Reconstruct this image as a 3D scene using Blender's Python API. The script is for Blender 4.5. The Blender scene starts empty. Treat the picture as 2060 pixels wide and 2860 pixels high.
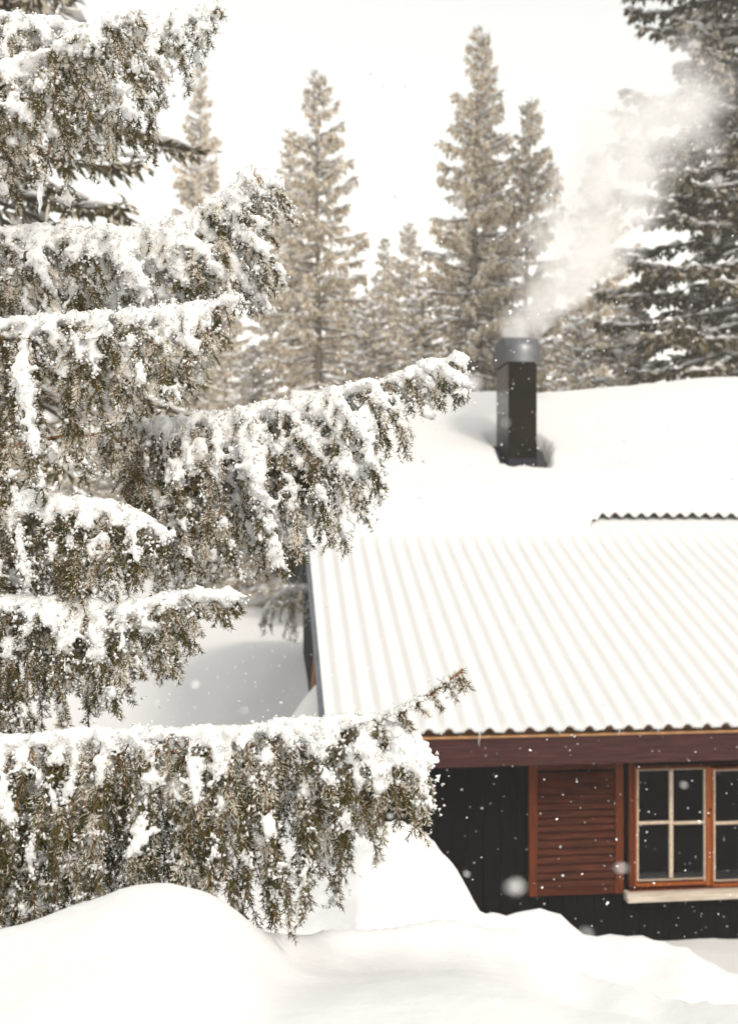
import bpy, math, random
import numpy as np
from mathutils import Vector

# ------------------------------------------------------------------ camera, sky, sun, exposure
SC = bpy.context.scene
COL = SC.collection
F = 35.0 / 36.0 * 2860.0          # focal length in photograph pixels
CX, CY = 1030.0, 1430.0           # principal point
CZ = 3.9                          # camera height above the cabin's ground

cam_d = bpy.data.cameras.new('camera')
cam = bpy.data.objects.new('camera', cam_d)
COL.objects.link(cam)
cam.location = (0, 0, CZ)
cam.rotation_euler = (math.radians(90), 0, 0)
cam_d.sensor_fit = 'VERTICAL'
cam_d.sensor_height = 36.0
cam_d.sensor_width = 36.0
cam_d.lens = 35.0
cam_d.clip_start = 0.05
cam_d.clip_end = 2000.0
cam_d.dof.use_dof = True
cam_d.dof.focus_distance = 2.65
cam_d.dof.aperture_fstop = 3.4
SC.camera = cam

SUN = Vector((0.42, -0.56, 0.70)).normalized()      # towards the sun
world = bpy.data.worlds.new('World')
SC.world = world
world.use_nodes = True
wn = world.node_tree
for n in list(wn.nodes):
    wn.nodes.remove(n)
wo = wn.nodes.new('ShaderNodeOutputWorld')
bg = wn.nodes.new('ShaderNodeBackground')
sky = wn.nodes.new('ShaderNodeTexSky')
sky.sky_type = 'NISHITA'
sky.sun_disc = False
sky.sun_elevation = math.asin(SUN.z)
sky.sun_rotation = math.atan2(SUN.x, SUN.y)
sky.air_density = 4.0
sky.dust_density = 1.0
sky.ozone_density = 0.0
hs = wn.nodes.new('ShaderNodeHueSaturation')        # thin white overcast: nearly colourless
hs.inputs['Saturation'].default_value = 0.13
bg.inputs['Strength'].default_value = 0.15
wn.links.new(sky.outputs['Color'], hs.inputs['Color'])
wn.links.new(hs.outputs['Color'], bg.inputs['Color'])
wn.links.new(bg.outputs['Background'], wo.inputs['Surface'])

sun_d = bpy.data.lights.new('sun', 'SUN')
sun_d.energy = 1.1
sun_d.angle = math.radians(10)
sun_d.color = (1.0, 0.88, 0.73)
sun = bpy.data.objects.new('sun', sun_d)
COL.objects.link(sun)
sun.location = (6, -8, 14)
sun.rotation_euler = (-SUN).to_track_quat('-Z', 'Y').to_euler()

SC.view_settings.view_transform = 'Standard'
SC.view_settings.look = 'None'
SC.view_settings.exposure = 0.57
SC.view_settings.gamma = 1.0
SC.view_settings.use_curve_mapping = False
SC.cycles.use_denoising = True
SC.cycles.max_bounces = 8
SC.cycles.volume_bounces = 4
SC.cycles.transparent_max_bounces = 12
SC.cycles.volume_step_rate = 2.0

# ------------------------------------------------------------------ small helpers
def P(px, py, d):
    """pixel of the photograph + distance -> point"""
    return np.array([d * (px - CX) / F, d, CZ - d * (py - CY) / F])

def tag(o, label=None, cat=None, group=None, kind=None):
    if label: o['label'] = label
    if cat: o['category'] = cat
    if group: o['group'] = group
    if kind: o['kind'] = kind
    return o

def empty(name, loc=(0, 0, 0), rz=0.0):
    o = bpy.data.objects.new(name, None)
    COL.objects.link(o)
    o.location = loc
    o.rotation_euler = (0, 0, rz)
    o.empty_display_size = 0.2
    return o

def make_mesh(name, verts, faces, mats, midx=None, smooth=False):
    """verts (N,3); faces: list of int arrays (M,k); midx: list of arrays/ints"""
    me = bpy.data.meshes.new(name)
    verts = np.asarray(verts, dtype=np.float32)
    faces = [np.asarray(f, dtype=np.int32) for f in faces if len(f)]
    me.vertices.add(len(verts))
    me.vertices.foreach_set('co', verts.ravel())
    nl = sum(f.size for f in faces)
    npoly = sum(len(f) for f in faces)
    me.loops.add(nl)
    me.polygons.add(npoly)
    me.loops.foreach_set('vertex_index', np.concatenate([f.ravel() for f in faces]))
    tot = np.concatenate([np.full(len(f), f.shape[1], dtype=np.int32) for f in faces])
    st = np.concatenate([[0], np.cumsum(tot)[:-1]]).astype(np.int32)
    me.polygons.foreach_set('loop_start', st)
    me.polygons.foreach_set('loop_total', tot)
    for m in mats:
        me.materials.append(m)
    if midx is not None:
        me.polygons.foreach_set('material_index', np.asarray(midx, dtype=np.int32))
    me.polygons.foreach_set('use_smooth', np.full(npoly, smooth, dtype=bool))
    me.update(calc_edges=True)
    return me

def link(name, me, parent=None, loc=(0, 0, 0)):
    o = bpy.data.objects.new(name, me)
    COL.objects.link(o)
    o.location = loc
    if parent: o.parent = parent
    return o

class MB:
    """collects boxes / prisms / tubes into one mesh"""
    def __init__(s):
        s.v = []; s.f = []
    def add(s, vs, fs):
        b = len(s.v)
        s.v += [tuple(map(float, p)) for p in vs]
        s.f += [tuple(i + b for i in f) for f in fs]
        return s
    def box(s, x0, x1, y0, y1, z0, z1, bev=0.0):
        if bev <= 0:
            s.add([(x0,y0,z0),(x1,y0,z0),(x1,y1,z0),(x0,y1,z0),(x0,y0,z1),(x1,y0,z1),(x1,y1,z1),(x0,y1,z1)],
                  [(0,3,2,1),(4,5,6,7),(0,1,5,4),(1,2,6,5),(2,3,7,6),(3,0,4,7)])
            return s
        b = bev                                   # chamfer along every edge, via 24 vertices
        P_ = {}
        vs = []
        for ix in (0, 1):
            for iy in (0, 1):
                for iz in (0, 1):
                    X = (x0, x1)[ix]; Y = (y0, y1)[iy]; Z = (z0, z1)[iz]
                    dx = b if ix == 0 else -b; dy = b if iy == 0 else -b; dz = b if iz == 0 else -b
                    for ax, p in enumerate(((X, Y+dy, Z+dz), (X+dx, Y, Z+dz), (X+dx, Y+dy, Z))):
                        P_[(ix, iy, iz, ax)] = len(vs); vs.append(p)
        fs = []
        for ax in range(3):
            o = [a for a in range(3) if a != ax]
            for side in (0, 1):
                q = []
                for a, c in ((0,0),(1,0),(1,1),(0,1)):
                    k = [0,0,0]; k[ax] = side; k[o[0]] = a; k[o[1]] = c
                    q.append(P_[(k[0],k[1],k[2],ax)])
                fs.append(tuple(q))
        for ax in range(3):                       # edges along axis ax
            o = [a for a in range(3) if a != ax]
            for a in (0, 1):
                for c in (0, 1):
                    k0 = [0,0,0]; k0[o[0]] = a; k0[o[1]] = c
                    k1 = list(k0); k1[ax] = 1
                    fs.append((P_[(*k0, o[0])], P_[(*k1, o[0])], P_[(*k1, o[1])], P_[(*k0, o[1])]))
        for ix in (0, 1):
            for iy in (0, 1):
                for iz in (0, 1):
                    fs.append(tuple(P_[(ix,iy,iz,a)] for a in range(3)))
        s.add(vs, fs)
        return s
    def tube(s, pts, rads, n=8):
        pts = np.asarray(pts, float)
        vs, fs = tube_arrays(pts, rads, n)
        s.add(vs, [tuple(f) for f in fs])
        k = len(pts)
        s.f.append(tuple(len(s.v) - n + i for i in range(n)))
        s.f.append(tuple(len(s.v) - n*k + i for i in reversed(range(n))))
        return s
    def build(s, name, mat, parent=None, smooth=False, loc=(0, 0, 0)):
        me = bpy.data.meshes.new(name)
        me.from_pydata(s.v, [], s.f)
        me.materials.append(mat)
        import bmesh
        bm = bmesh.new(); bm.from_mesh(me)
        bmesh.ops.recalc_face_normals(bm, faces=bm.faces)
        bm.to_mesh(me); bm.free()
        if smooth:
            me.polygons.foreach_set('use_smooth', [True] * len(me.polygons))
        me.update()
        return link(name, me, parent, loc)

def tube_arrays(pts, rads, n):
    k = len(pts)
    rads = np.broadcast_to(np.asarray(rads, float), (k,))
    T = np.gradient(pts, axis=0)
    T /= np.linalg.norm(T, axis=1, keepdims=True) + 1e-9
    ref = np.array([0.13, 0.97, 0.21])
    U = np.cross(T, ref); U /= np.linalg.norm(U, axis=1, keepdims=True) + 1e-9
    V = np.cross(T, U)
    a = np.arange(n) * 2 * np.pi / n
    vs = pts[:, None, :] + rads[:, None, None] * (np.cos(a)[None, :, None] * U[:, None, :] + np.sin(a)[None, :, None] * V[:, None, :])
    i = np.arange(k - 1)[:, None] * n; j = np.arange(n)[None, :]; j2 = (j + 1) % n
    fs = np.stack([i + j, i + j2, i + n + j2, i + n + j], axis=-1).reshape(-1, 4)
    return vs.reshape(-1, 3), fs

# value noise, 2-D and 3-D
def _h(ix, iy, iz=0, seed=0):
    n = (ix * 374761393 + iy * 668265263 + iz * 2147483647 + seed * 1274126177) & 0xFFFFFFFF
    n = ((n ^ (n >> 13)) * 1274126177) & 0xFFFFFFFF
    n = (n ^ (n >> 16)) & 0xFFFFFF
    return n / 0xFFFFFF
def vnoise(x, y, seed=0):
    x = np.asarray(x, float); y = np.asarray(y, float)
    ix = np.floor(x).astype(np.int64); iy = np.floor(y).astype(np.int64)
    fx = x - ix; fy = y - iy
    fx = fx * fx * (3 - 2 * fx); fy = fy * fy * (3 - 2 * fy)
    a = _h(ix, iy, 0, seed); b = _h(ix + 1, iy, 0, seed); c = _h(ix, iy + 1, 0, seed); d = _h(ix + 1, iy + 1, 0, seed)
    return (a * (1 - fx) + b * fx) * (1 - fy) + (c * (1 - fx) + d * fx) * fy - 0.5
def fbm(x, y, seed=0, oct=4):
    s = 0; a = 1.0
    for k in range(oct):
        s = s + a * vnoise(x * 2 ** k + 13.7 * k, y * 2 ** k - 7.1 * k, seed + k); a *= 0.5
    return s

def smooth01(t):
    t = np.clip(t, 0, 1); return t * t * (3 - 2 * t)

# ------------------------------------------------------------------ materials
def mat_new(name):
    m = bpy.data.materials.new(name); m.use_nodes = True
    return m, m.node_tree, m.node_tree.nodes['Principled BSDF']

def mat_plain(name, col, rough=0.6, metal=0.0, var=0.0, vscale=20.0, bump=0.0, bscale=80.0, stretch=(1, 1, 1), col2=None, spec=0.5):
    m, t, b = mat_new(name)
    b.inputs['Roughness'].default_value = rough
    b.inputs['Metallic'].default_value = metal
    b.inputs['Specular IOR Level'].default_value = spec
    b.inputs['Base Color'].default_value = (*col, 1)
    tc = t.nodes.new('ShaderNodeTexCoord'); mp = t.nodes.new('ShaderNodeMapping')
    mp.inputs['Scale'].default_value = stretch
    t.links.new(tc.outputs['Object'], mp.inputs['Vector'])
    if var > 0 or col2:
        nz = t.nodes.new('ShaderNodeTexNoise'); nz.inputs['Scale'].default_value = vscale
        nz.inputs['Detail'].default_value = 6; nz.inputs['Roughness'].default_value = 0.65
        t.links.new(mp.outputs['Vector'], nz.inputs['Vector'])
        cr = t.nodes.new('ShaderNodeValToRGB')
        c2 = col2 if col2 else tuple(min(1, c * (1 + var)) for c in col)
        c1 = col if col2 else tuple(c * (1 - var) for c in col)
        cr.color_ramp.elements[0].position = 0.32; cr.color_ramp.elements[1].position = 0.68
        cr.color_ramp.elements[0].color = (*c1, 1); cr.color_ramp.elements[1].color = (*c2, 1)
        t.links.new(nz.outputs['Fac'], cr.inputs['Fac'])
        t.links.new(cr.outputs['Color'], b.inputs['Base Color'])
    if bump > 0:
        n2 = t.nodes.new('ShaderNodeTexNoise'); n2.inputs['Scale'].default_value = bscale; n2.inputs['Detail'].default_value = 5
        t.links.new(mp.outputs['Vector'], n2.inputs['Vector'])
        bp = t.nodes.new('ShaderNodeBump'); bp.inputs['Strength'].default_value = bump; bp.inputs['Distance'].default_value = 0.01
        t.links.new(n2.outputs['Fac'], bp.inputs['Height'])
        t.links.new(bp.outputs['Normal'], b.inputs['Normal'])
    return m

M = {}
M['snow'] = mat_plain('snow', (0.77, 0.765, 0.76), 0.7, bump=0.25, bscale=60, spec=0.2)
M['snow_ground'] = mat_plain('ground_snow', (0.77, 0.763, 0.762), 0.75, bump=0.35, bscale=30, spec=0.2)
M['snow_roof'] = mat_plain('roof_snow', (0.67, 0.662, 0.655), 0.75, bump=0.4, bscale=45, spec=0.2)  # same snow, albedo lowered to offset the sun falling square on the roof
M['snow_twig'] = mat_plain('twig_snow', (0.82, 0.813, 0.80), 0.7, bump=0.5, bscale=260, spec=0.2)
M['frost'] = mat_plain('frost', (0.84, 0.79, 0.70), 0.7, spec=0.2)
M['needle'] = mat_plain('needle', (0.024, 0.040, 0.010), 0.55, vscale=12, col2=(0.125, 0.096, 0.026), spec=0.2)
M['twig_bark'] = mat_plain('twig_bark', (0.20, 0.085, 0.035), 0.8, vscale=60, col2=(0.38, 0.19, 0.09), bump=0.6, bscale=200)
M['bark'] = mat_plain('bark', (0.06, 0.045, 0.035), 0.9, vscale=12, col2=(0.15, 0.105, 0.075), bump=1.0, bscale=30, stretch=(1, 1, 0.3))
M['far_needle'] = mat_plain('far_needle', (0.040, 0.042, 0.017), 0.7, vscale=0.6, col2=(0.130, 0.100, 0.048), spec=0.2)
M['far_frost'] = mat_plain('far_frost', (0.84, 0.75, 0.61), 0.8, vscale=1.2, col2=(0.91, 0.855, 0.77), spec=0.1)
M['hoar_haze_needle'] = mat_plain('hoar_haze_needle', (0.25, 0.20, 0.130), 0.8, vscale=0.6, col2=(0.46, 0.385, 0.275), spec=0.1)  # frosted needle tone, lightened further in place of thicker haze
M['pale_bark'] = mat_plain('pale_bark', (0.13, 0.10, 0.075), 0.9, vscale=10, col2=(0.24, 0.19, 0.15), bump=0.8, bscale=30)  # bark of the far trees, haze paleness put into its colour
M['sheet'] = mat_plain('corrugated_sheet', (0.028, 0.024, 0.023), 0.6, var=0.4, vscale=8, bump=0.2)
M['fascia'] = mat_plain('fascia_wood', (0.030, 0.010, 0.010), 0.6, vscale=3.0, col2=(0.085, 0.033, 0.030), stretch=(1, 8, 22), spec=0.12, bump=0.35, bscale=6)
M['lath'] = mat_plain('pine_lath', (0.42, 0.19, 0.07), 0.6, vscale=4, col2=(0.6, 0.32, 0.14), stretch=(1, 10, 14), bump=0.3, bscale=8)
M['black_wood'] = mat_plain('black_stained_wood', (0.004, 0.0036, 0.0033), 0.8, var=0.5, vscale=5, stretch=(12, 12, 1), bump=0.4, bscale=8, spec=0.06)
M['shutter'] = mat_plain('shutter_wood', (0.020, 0.0035, 0.001), 0.6, vscale=3.5, col2=(0.105, 0.022, 0.006), stretch=(1.2, 9, 18), spec=0.12, bump=0.3, bscale=8)
M['stile'] = mat_plain('stile_wood', (0.050, 0.010, 0.003), 0.55, vscale=3.5, col2=(0.18, 0.042, 0.012), stretch=(18, 9, 1.2), spec=0.12, bump=0.3, bscale=8)
M['casement'] = mat_plain('casement_wood', (0.20, 0.042, 0.009), 0.45, vscale=3, col2=(0.40, 0.115, 0.027), stretch=(20, 9, 1.1), spec=0.12, bump=0.25, bscale=8)
M['bead'] = mat_plain('pale_wood', (0.46, 0.33, 0.23), 0.6, vscale=9, col2=(0.72, 0.60, 0.47), stretch=(4, 4, 4), bump=0.4, bscale=40)
M['sill'] = mat_plain('weathered_sill', (0.44, 0.36, 0.28), 0.6, vscale=4, col2=(0.74, 0.66, 0.56), stretch=(1, 8, 10), bump=0.4, bscale=20)
M['metal'] = mat_plain('brown_dark_metal', (0.004, 0.0035, 0.003), 0.22, metal=0.9, vscale=3, col2=(0.016, 0.0125, 0.006), spec=0.2)  # dark brown metal; darkened in place of the dark woods it would reflect
M['metal_blue'] = mat_plain('blue_dark_metal', (0.016, 0.018, 0.026), 0.45, metal=0.7, var=0.3, vscale=9)
M['cap_metal'] = mat_plain('cap_metal', (0.14, 0.145, 0.155), 0.45, metal=0.9, vscale=5, col2=(0.22, 0.22, 0.23))
M['flash'] = mat_plain('flashing', (0.022, 0.018, 0.017), 0.5, var=0.3, vscale=10, bump=0.3)
M['grey_board'] = mat_plain('grey_board', (0.10, 0.11, 0.13), 0.7, var=0.3, vscale=4)
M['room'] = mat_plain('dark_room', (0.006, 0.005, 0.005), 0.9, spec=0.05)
def translucent(m, fac):
    t = m.node_tree; b = t.nodes['Principled BSDF']; out = t.nodes['Material Output']
    tr = t.nodes.new('ShaderNodeBsdfTranslucent'); mx = t.nodes.new('ShaderNodeMixShader'); mx.inputs[0].default_value = fac
    if b.inputs['Base Color'].links: t.links.new(b.inputs['Base Color'].links[0].from_socket, tr.inputs['Color'])
    else: tr.inputs['Color'].default_value = b.inputs['Base Color'].default_value
    t.links.new(b.outputs[0], mx.inputs[1]); t.links.new(tr.outputs[0], mx.inputs[2]); t.links.new(mx.outputs[0], out.inputs['Surface'])
for k in ('far_frost', 'frost', 'hoar_haze_needle'): translucent(M[k], 0.42)
m, t, b = mat_new('ice')
b.inputs['Base Color'].default_value = (0.9, 0.93, 0.95, 1); b.inputs['Roughness'].default_value = 0.12
b.inputs['Transmission Weight'].default_value = 0.7; b.inputs['IOR'].default_value = 1.31
M['ice'] = m
m, t, b = mat_new('window_glass')
b.inputs['Base Color'].default_value = (0.9, 0.93, 0.95, 1); b.inputs['Roughness'].default_value = 0.02
b.inputs['Transmission Weight'].default_value = 1.0; b.inputs['IOR'].default_value = 1.14
M['glass'] = m

# ------------------------------------------------------------------ terrain
R1 = np.array([[-900,2700],[-200,2640],[30,2592],[110,2556],[180,2530],[260,2506],[330,2474],[400,2461],[460,2462],[540,2478],[620,2512],[690,2570],[740,2600],[820,2604],[900,2596],[1000,2590],[1100,2580],[1200,2572],[1317,2566],[1400,2585],[1471,2612],[1520,2645],[1566,2682],[1620,2710],[1673,2726],[1735,2730],[1780,2755],[1830,2782],[1930,2788],[2030,2794],[2500,2800]], float)
R1D = np.array([[-900,1.7],[30,1.75],[420,1.8],[690,1.95],[900,2.5],[1317,3.1],[1735,2.7],[2030,2.4],[2500,2.3]], float)
R2 = np.array([[-900,2560],[0,2500],[200,2480],[420,2500],[700,2490],[830,2450],[900,2410],[980,2350],[1050,2310],[1120,2300],[1165,2316],[1205,2350],[1240,2396],[1270,2428],[1292,2448],[1308,2480],[1320,2528],[1340,2542],[1420,2552],[1480,2546],[1530,2538],[1560,2545],[1590,2580],[1620,2612],[1655,2620],[1700,2612],[1770,2605],[1810,2616],[1860,2622],[1920,2634],[1950,2660],[1990,2692],[2030,2716],[2500,2740]], float)
R2D = np.array([[-900,4.6],[700,4.8],[1000,5.2],[1200,5.6],[1320,5.9],[1560,6.3],[1770,6.4],[2030,5.9],[2500,5.6]], float)

def _smooth(tab, sig):
    g = np.arange(-900, 2501, 4.0)
    v = np.interp(g, tab[:, 0], tab[:, 1])
    k = np.exp(-0.5 * (np.arange(-60, 61) * 4.0 / sig) ** 2); k /= k.sum()
    v = np.convolve(np.pad(v, 60, mode='edge'), k, mode='valid')
    return np.stack([g, v], 1)
R1 = _smooth(R1, 26); R2 = _smooth(R2, 13); R1D = _smooth(R1D, 70); R2D = _smooth(R2D, 70)

def terrain(x, y):
    """height relative to the camera"""
    yy = np.maximum(y, 0.05)
    px = np.clip(x / yy * F + CX, -900, 2500)
    d1 = np.interp(px, R1D[:, 0], R1D[:, 1]); z1 = -d1 * (np.interp(px, R1[:, 0], R1[:, 1]) - CY) / F
    d2 = np.interp(px, R2D[:, 0], R2D[:, 1]); z2 = -d2 * (np.interp(px, R2[:, 0], R2[:, 1]) - CY) / F
    left = smooth01((950 - px) / 300.0)
    dv = 0.55 * d1 + 0.45 * d2
    zv = np.minimum(-0.475 * dv, np.minimum(z1, z2) - 0.10)
    # knots: (distance, height)
    ks = [(np.zeros_like(px), np.full_like(px, -0.93)), (np.full_like(px, 1.15), np.full_like(px, -0.70)),
          (d1, z1), (dv, zv * (1 - left) + left * (z1 - 0.62)), (d2, z2), (np.full_like(px, 7.3), np.full_like(px, -3.72)),
          (np.full_like(px, 8.6), np.full_like(px, -3.93)), (np.full_like(px, 14.0), np.full_like(px, -3.85)),
          (np.full_like(px, 24.0), np.full_like(px, -3.1)), (np.full_like(px, 40.0), np.full_like(px, -2.35)), (np.full_like(px, 2000.0), np.full_like(px, -2.3))]
    z = np.full_like(px, -0.93)
    for ki, ((a, za), (c, zc)) in enumerate(zip(ks[:-1], ks[1:])):
        t = np.clip((y - a) / (c - a), 0, 1)
        s = t * t * (3 - 2 * t)
        if ki in (2, 4): s = 0.5 * s + 0.5 * t * (2 - t)      # beyond a crest the bank falls away at once
        z = np.where(y > a, za + (zc - za) * s, z)
    # drift against the cabin's gable
    dx = (x + 0.35); dy = (y - 10.6)
    z = z + 2.15 * np.exp(-((dx / 1.0) ** 2 + (dy / 2.2) ** 2))
    # small lumps
    near = np.exp(-np.maximum(y - 3, 0) / 6.0)
    z = z + near * ((0.012 + 0.04 * smooth01((y - 2.4) / 1.6)) * fbm(x * 2.6, y * 2.6, 3) + 0.010 * fbm(x * 9, y * 9, 19, 2) + 0.030 * fbm(x * 5, y * 5, 8, 3) * smooth01((y - 2.8) / 1.5) + 0.040 * fbm(x * 11, y * 11, 9, 2) * smooth01((y - 4.2) / 1.0))
    z = z + smooth01((y - 11) / 8) * (0.22 * fbm(x * 0.16, y * 0.16, 5) + 0.05 * fbm(x * 0.9, y * 0.9, 11))
    # lumps on the second bank
    for (lx, ly, d, h, r) in ((1110, 2490, 4.2, 0.10, 0.17), (1000, 2560, 4.0, 0.06, 0.2), (930, 2520, 4.3, 0.07, 0.2), (1215, 2500, 4.5, 0.13, 0.24), (1040, 2440, 4.7, 0.09, 0.22), (1120, 2620, 3.7, 0.05, 0.12), (860, 2640, 3.0, 0.05, 0.13), (1500, 2640, 4.2, 0.05, 0.2), (1760, 2690, 4.6, 0.06, 0.22)):
        q = P(lx, ly, d)
        z = z + h * np.exp(-(((x - q[0]) / r) ** 2 + ((y - q[1]) / r) ** 2))
    return z

def build_ground():
    k = np.linspace(-1, 1, 401)
    xs = 3.0 * np.sinh(k * 5.6) / np.sinh(5.6) * 100 / 3.0 * 3.0
    a = np.linspace(0, 1, 401)
    ys_pos = 0.6 + 1400 * (np.sinh(a * 9.4) / np.sinh(9.4))
    yf = np.concatenate([np.arange(0.6, 9.6, 0.048)])
    yb = 9.6 + 1300 * (np.sinh(np.linspace(0, 1, 100) * 7.5) / np.sinh(7.5))
    yn = -np.geomspace(0.2, 300, 30)[::-1] + 0.4
    ys = np.concatenate([yn, yf, yb])
    kk = np.linspace(-1, 1, 321)
    xs = 1200 * np.sinh(kk * 9.6) / np.sinh(9.6)
    X, Y = np.meshgrid(xs, ys)
    Z = terrain(X, Y) + CZ
    nx, ny = len(xs), len(ys)
    v = np.stack([X, Y, Z], -1).reshape(-1, 3)
    i = np.arange(ny - 1)[:, None] * nx + np.arange(nx - 1)[None, :]
    f = np.stack([i, i + 1, i + nx + 1, i + nx], -1).reshape(-1, 4)
    o = link('ground', make_mesh('ground', v, [f], [M['snow_ground']], smooth=True))
    tag(o, 'deep white snow covering the ground in soft banks', 'snow', kind='structure')
build_ground()

def ground_z(x, y):
    return float(terrain(np.array([float(x)]), np.array([float(y)]))[0]) + CZ

# ------------------------------------------------------------------ cabin
TH = math.atan(280.0 / F)                         # the cabin's turn
c_, s_ = math.cos(TH), math.sin(TH)
corner = P(907, 2056, 8.3)                        # left end of the eave
HO = np.array([corner[0], corner[1], 0.0])
EZ = corner[2]                                    # eave height above the cabin's ground
LEN = 10.0
SL = 0.3937                                       # pitch of the lower roof
YB = 4.19                                         # where the upper roof begins
SU = 0.47                                         # pitch of the upper roof
ZU = EZ + SL * YB + 0.172
YR = 8.26                                         # ridge
PITCH = 0.1735

def hit(px, py, yl):
    """pixel -> (x, z) on the plane local y = yl of the cabin"""
    u = (px - CX) / F; v = (py - CY) / F
    dl = np.array([u * c_ + 1 * s_, -u * s_ + 1 * c_, -v])
    o = np.array([0, 0, CZ]) - HO
    ol = np.array([o[0] * c_ + o[1] * s_, -o[0] * s_ + o[1] * c_, o[2]])
    s = (yl - ol[1]) / dl[1]
    p = ol + s * dl
    return p[0], p[2]

def hit_roof(px, py):
    """pixel -> local point on the upper roof sheet"""
    u = (px - CX) / F; v = (py - CY) / F
    dl = np.array([u * c_ + 1 * s_, -u * s_ + 1 * c_, -v])
    o = np.array([0, 0, CZ]) - HO
    ol = np.array([o[0] * c_ + o[1] * s_, -o[0] * s_ + o[1] * c_, o[2]])
    # z = ZU + SU*(y-YB)
    s = (ZU + SU * (ol[1] - YB) - ol[2]) / (dl[2] - SU * dl[1])
    return ol + s * dl

cabin = empty('cabin', (HO[0], HO[1], 0.0), TH)
tag(cabin, 'dark wooden cabin with snowy corrugated roof, louvred shutter and red-brown window', 'cabin')

rng = np.random.default_rng(7)

# walls, as upright black-stained planks
WY = 0.50
wall = MB().box(0.30, LEN - 0.3, WY + 0.03, WY + 0.06, -0.8, EZ + 0.05)
# openings stay behind the window: a dark room is set back in it
wall_o = None
wx0, wz1 = hit(1772, 2143, WY); wx1, wz0 = hit(2222, 2478, WY)
def wall_with_hole():
    mb = MB()
    zt = EZ + 0.12; zb = -0.9
    y0, y1 = WY + 0.03, WY + 0.11
    mb.box(0.30, wx0, y0, y1, zb, zt)
    mb.box(wx1, LEN - 0.3, y0, y1, zb, zt)
    mb.box(wx0, wx1, y0, y1, zb, wz0)
    mb.box(wx0, wx1, y0, y1, wz1, zt)
    return mb
wall_o = wall_with_hole().build('front_wall', M['black_wood'], cabin)
x = 0.30
while x < LEN - 0.35:
    w = 0.145 + rng.uniform(-0.012, 0.012)
    x2 = min(x + w, LEN - 0.3)
    spans = [(-0.9, EZ + 0.11)]
    if x2 > wx0 - 0.06 and x < wx1 + 0.06:
        spans = [(-0.9, wz0 - 0.075)]
    for (za, zb) in spans:
        d = rng.uniform(0, 0.006)
        MB().box(x + 0.003, x2 - 0.003, WY - 0.0 + d, WY + 0.034, za, zb, 0.003).build('plank', M['black_wood'], wall_o)
    x = x2
side = MB()
side.add([(0.3, WY + 0.11, -0.9), (0.3, 14, -0.9), (0.3, 14, 2.3), (0.3, YR, 5.5), (0.3, YB, 3.6), (0.3, WY + 0.11, EZ + 0.2),
          (0.38, WY + 0.11, -0.9), (0.38, 14, -0.9), (0.38, 14, 2.3), (0.38, YR, 5.5), (0.38, YB, 3.6), (0.38, WY + 0.11, EZ + 0.2)],
         [(0,1,2,3,4,5), (11,10,9,8,7,6), (0,5,11,6), (1,0,6,7), (2,1,7,8), (3,2,8,9), (4,3,9,10), (5,4,10,11)])
side.build('gable_wall', M['black_wood'], cabin)
side2 = MB()
side2.add([(p[0] + LEN - 0.68, p[1], p[2]) for p in side.v], side.f)
side2.build('gable_wall', M['black_wood'], cabin)
MB().box(0.38, LEN - 0.38, 13.9, 14.0, -0.9, 2.25).build('back_wall', M['black_wood'], cabin)
# room behind the panes
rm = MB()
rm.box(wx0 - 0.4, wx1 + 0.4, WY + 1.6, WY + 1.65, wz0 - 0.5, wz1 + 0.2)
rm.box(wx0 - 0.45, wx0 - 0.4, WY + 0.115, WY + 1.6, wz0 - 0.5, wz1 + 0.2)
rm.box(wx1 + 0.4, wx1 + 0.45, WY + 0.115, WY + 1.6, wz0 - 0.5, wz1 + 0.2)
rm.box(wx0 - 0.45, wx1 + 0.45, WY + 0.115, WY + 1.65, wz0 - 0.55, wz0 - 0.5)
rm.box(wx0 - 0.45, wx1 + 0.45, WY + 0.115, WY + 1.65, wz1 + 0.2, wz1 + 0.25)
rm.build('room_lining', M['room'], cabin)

# fascia and lath
FY = 0.045
_, fz0 = hit(1600, 2136, FY); _, fz1 = hit(1600, 2052, FY)
fa = MB().box(0.02, LEN - 0.02, FY, FY + 0.05, fz0, fz1 - 0.012, 0.004).build('fascia', M['fascia'], cabin)
MB().box(0.0, LEN, FY - 0.018, FY + 0.075, fz1 - 0.010, fz1 + 0.012, 0.003).build('lath', M['lath'], cabin)
MB().box(0.02, LEN - 0.02, FY + 0.14, FY + 0.16, fz1 + 0.0, fz1 + 0.085).build('lath', M['lath'], cabin)
MB().box(0.30, LEN - 0.3, FY + 0.052, WY + 0.03, fz1 - 0.05, fz1 - 0.035).build('soffit', M['black_wood'], cabin)

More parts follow.
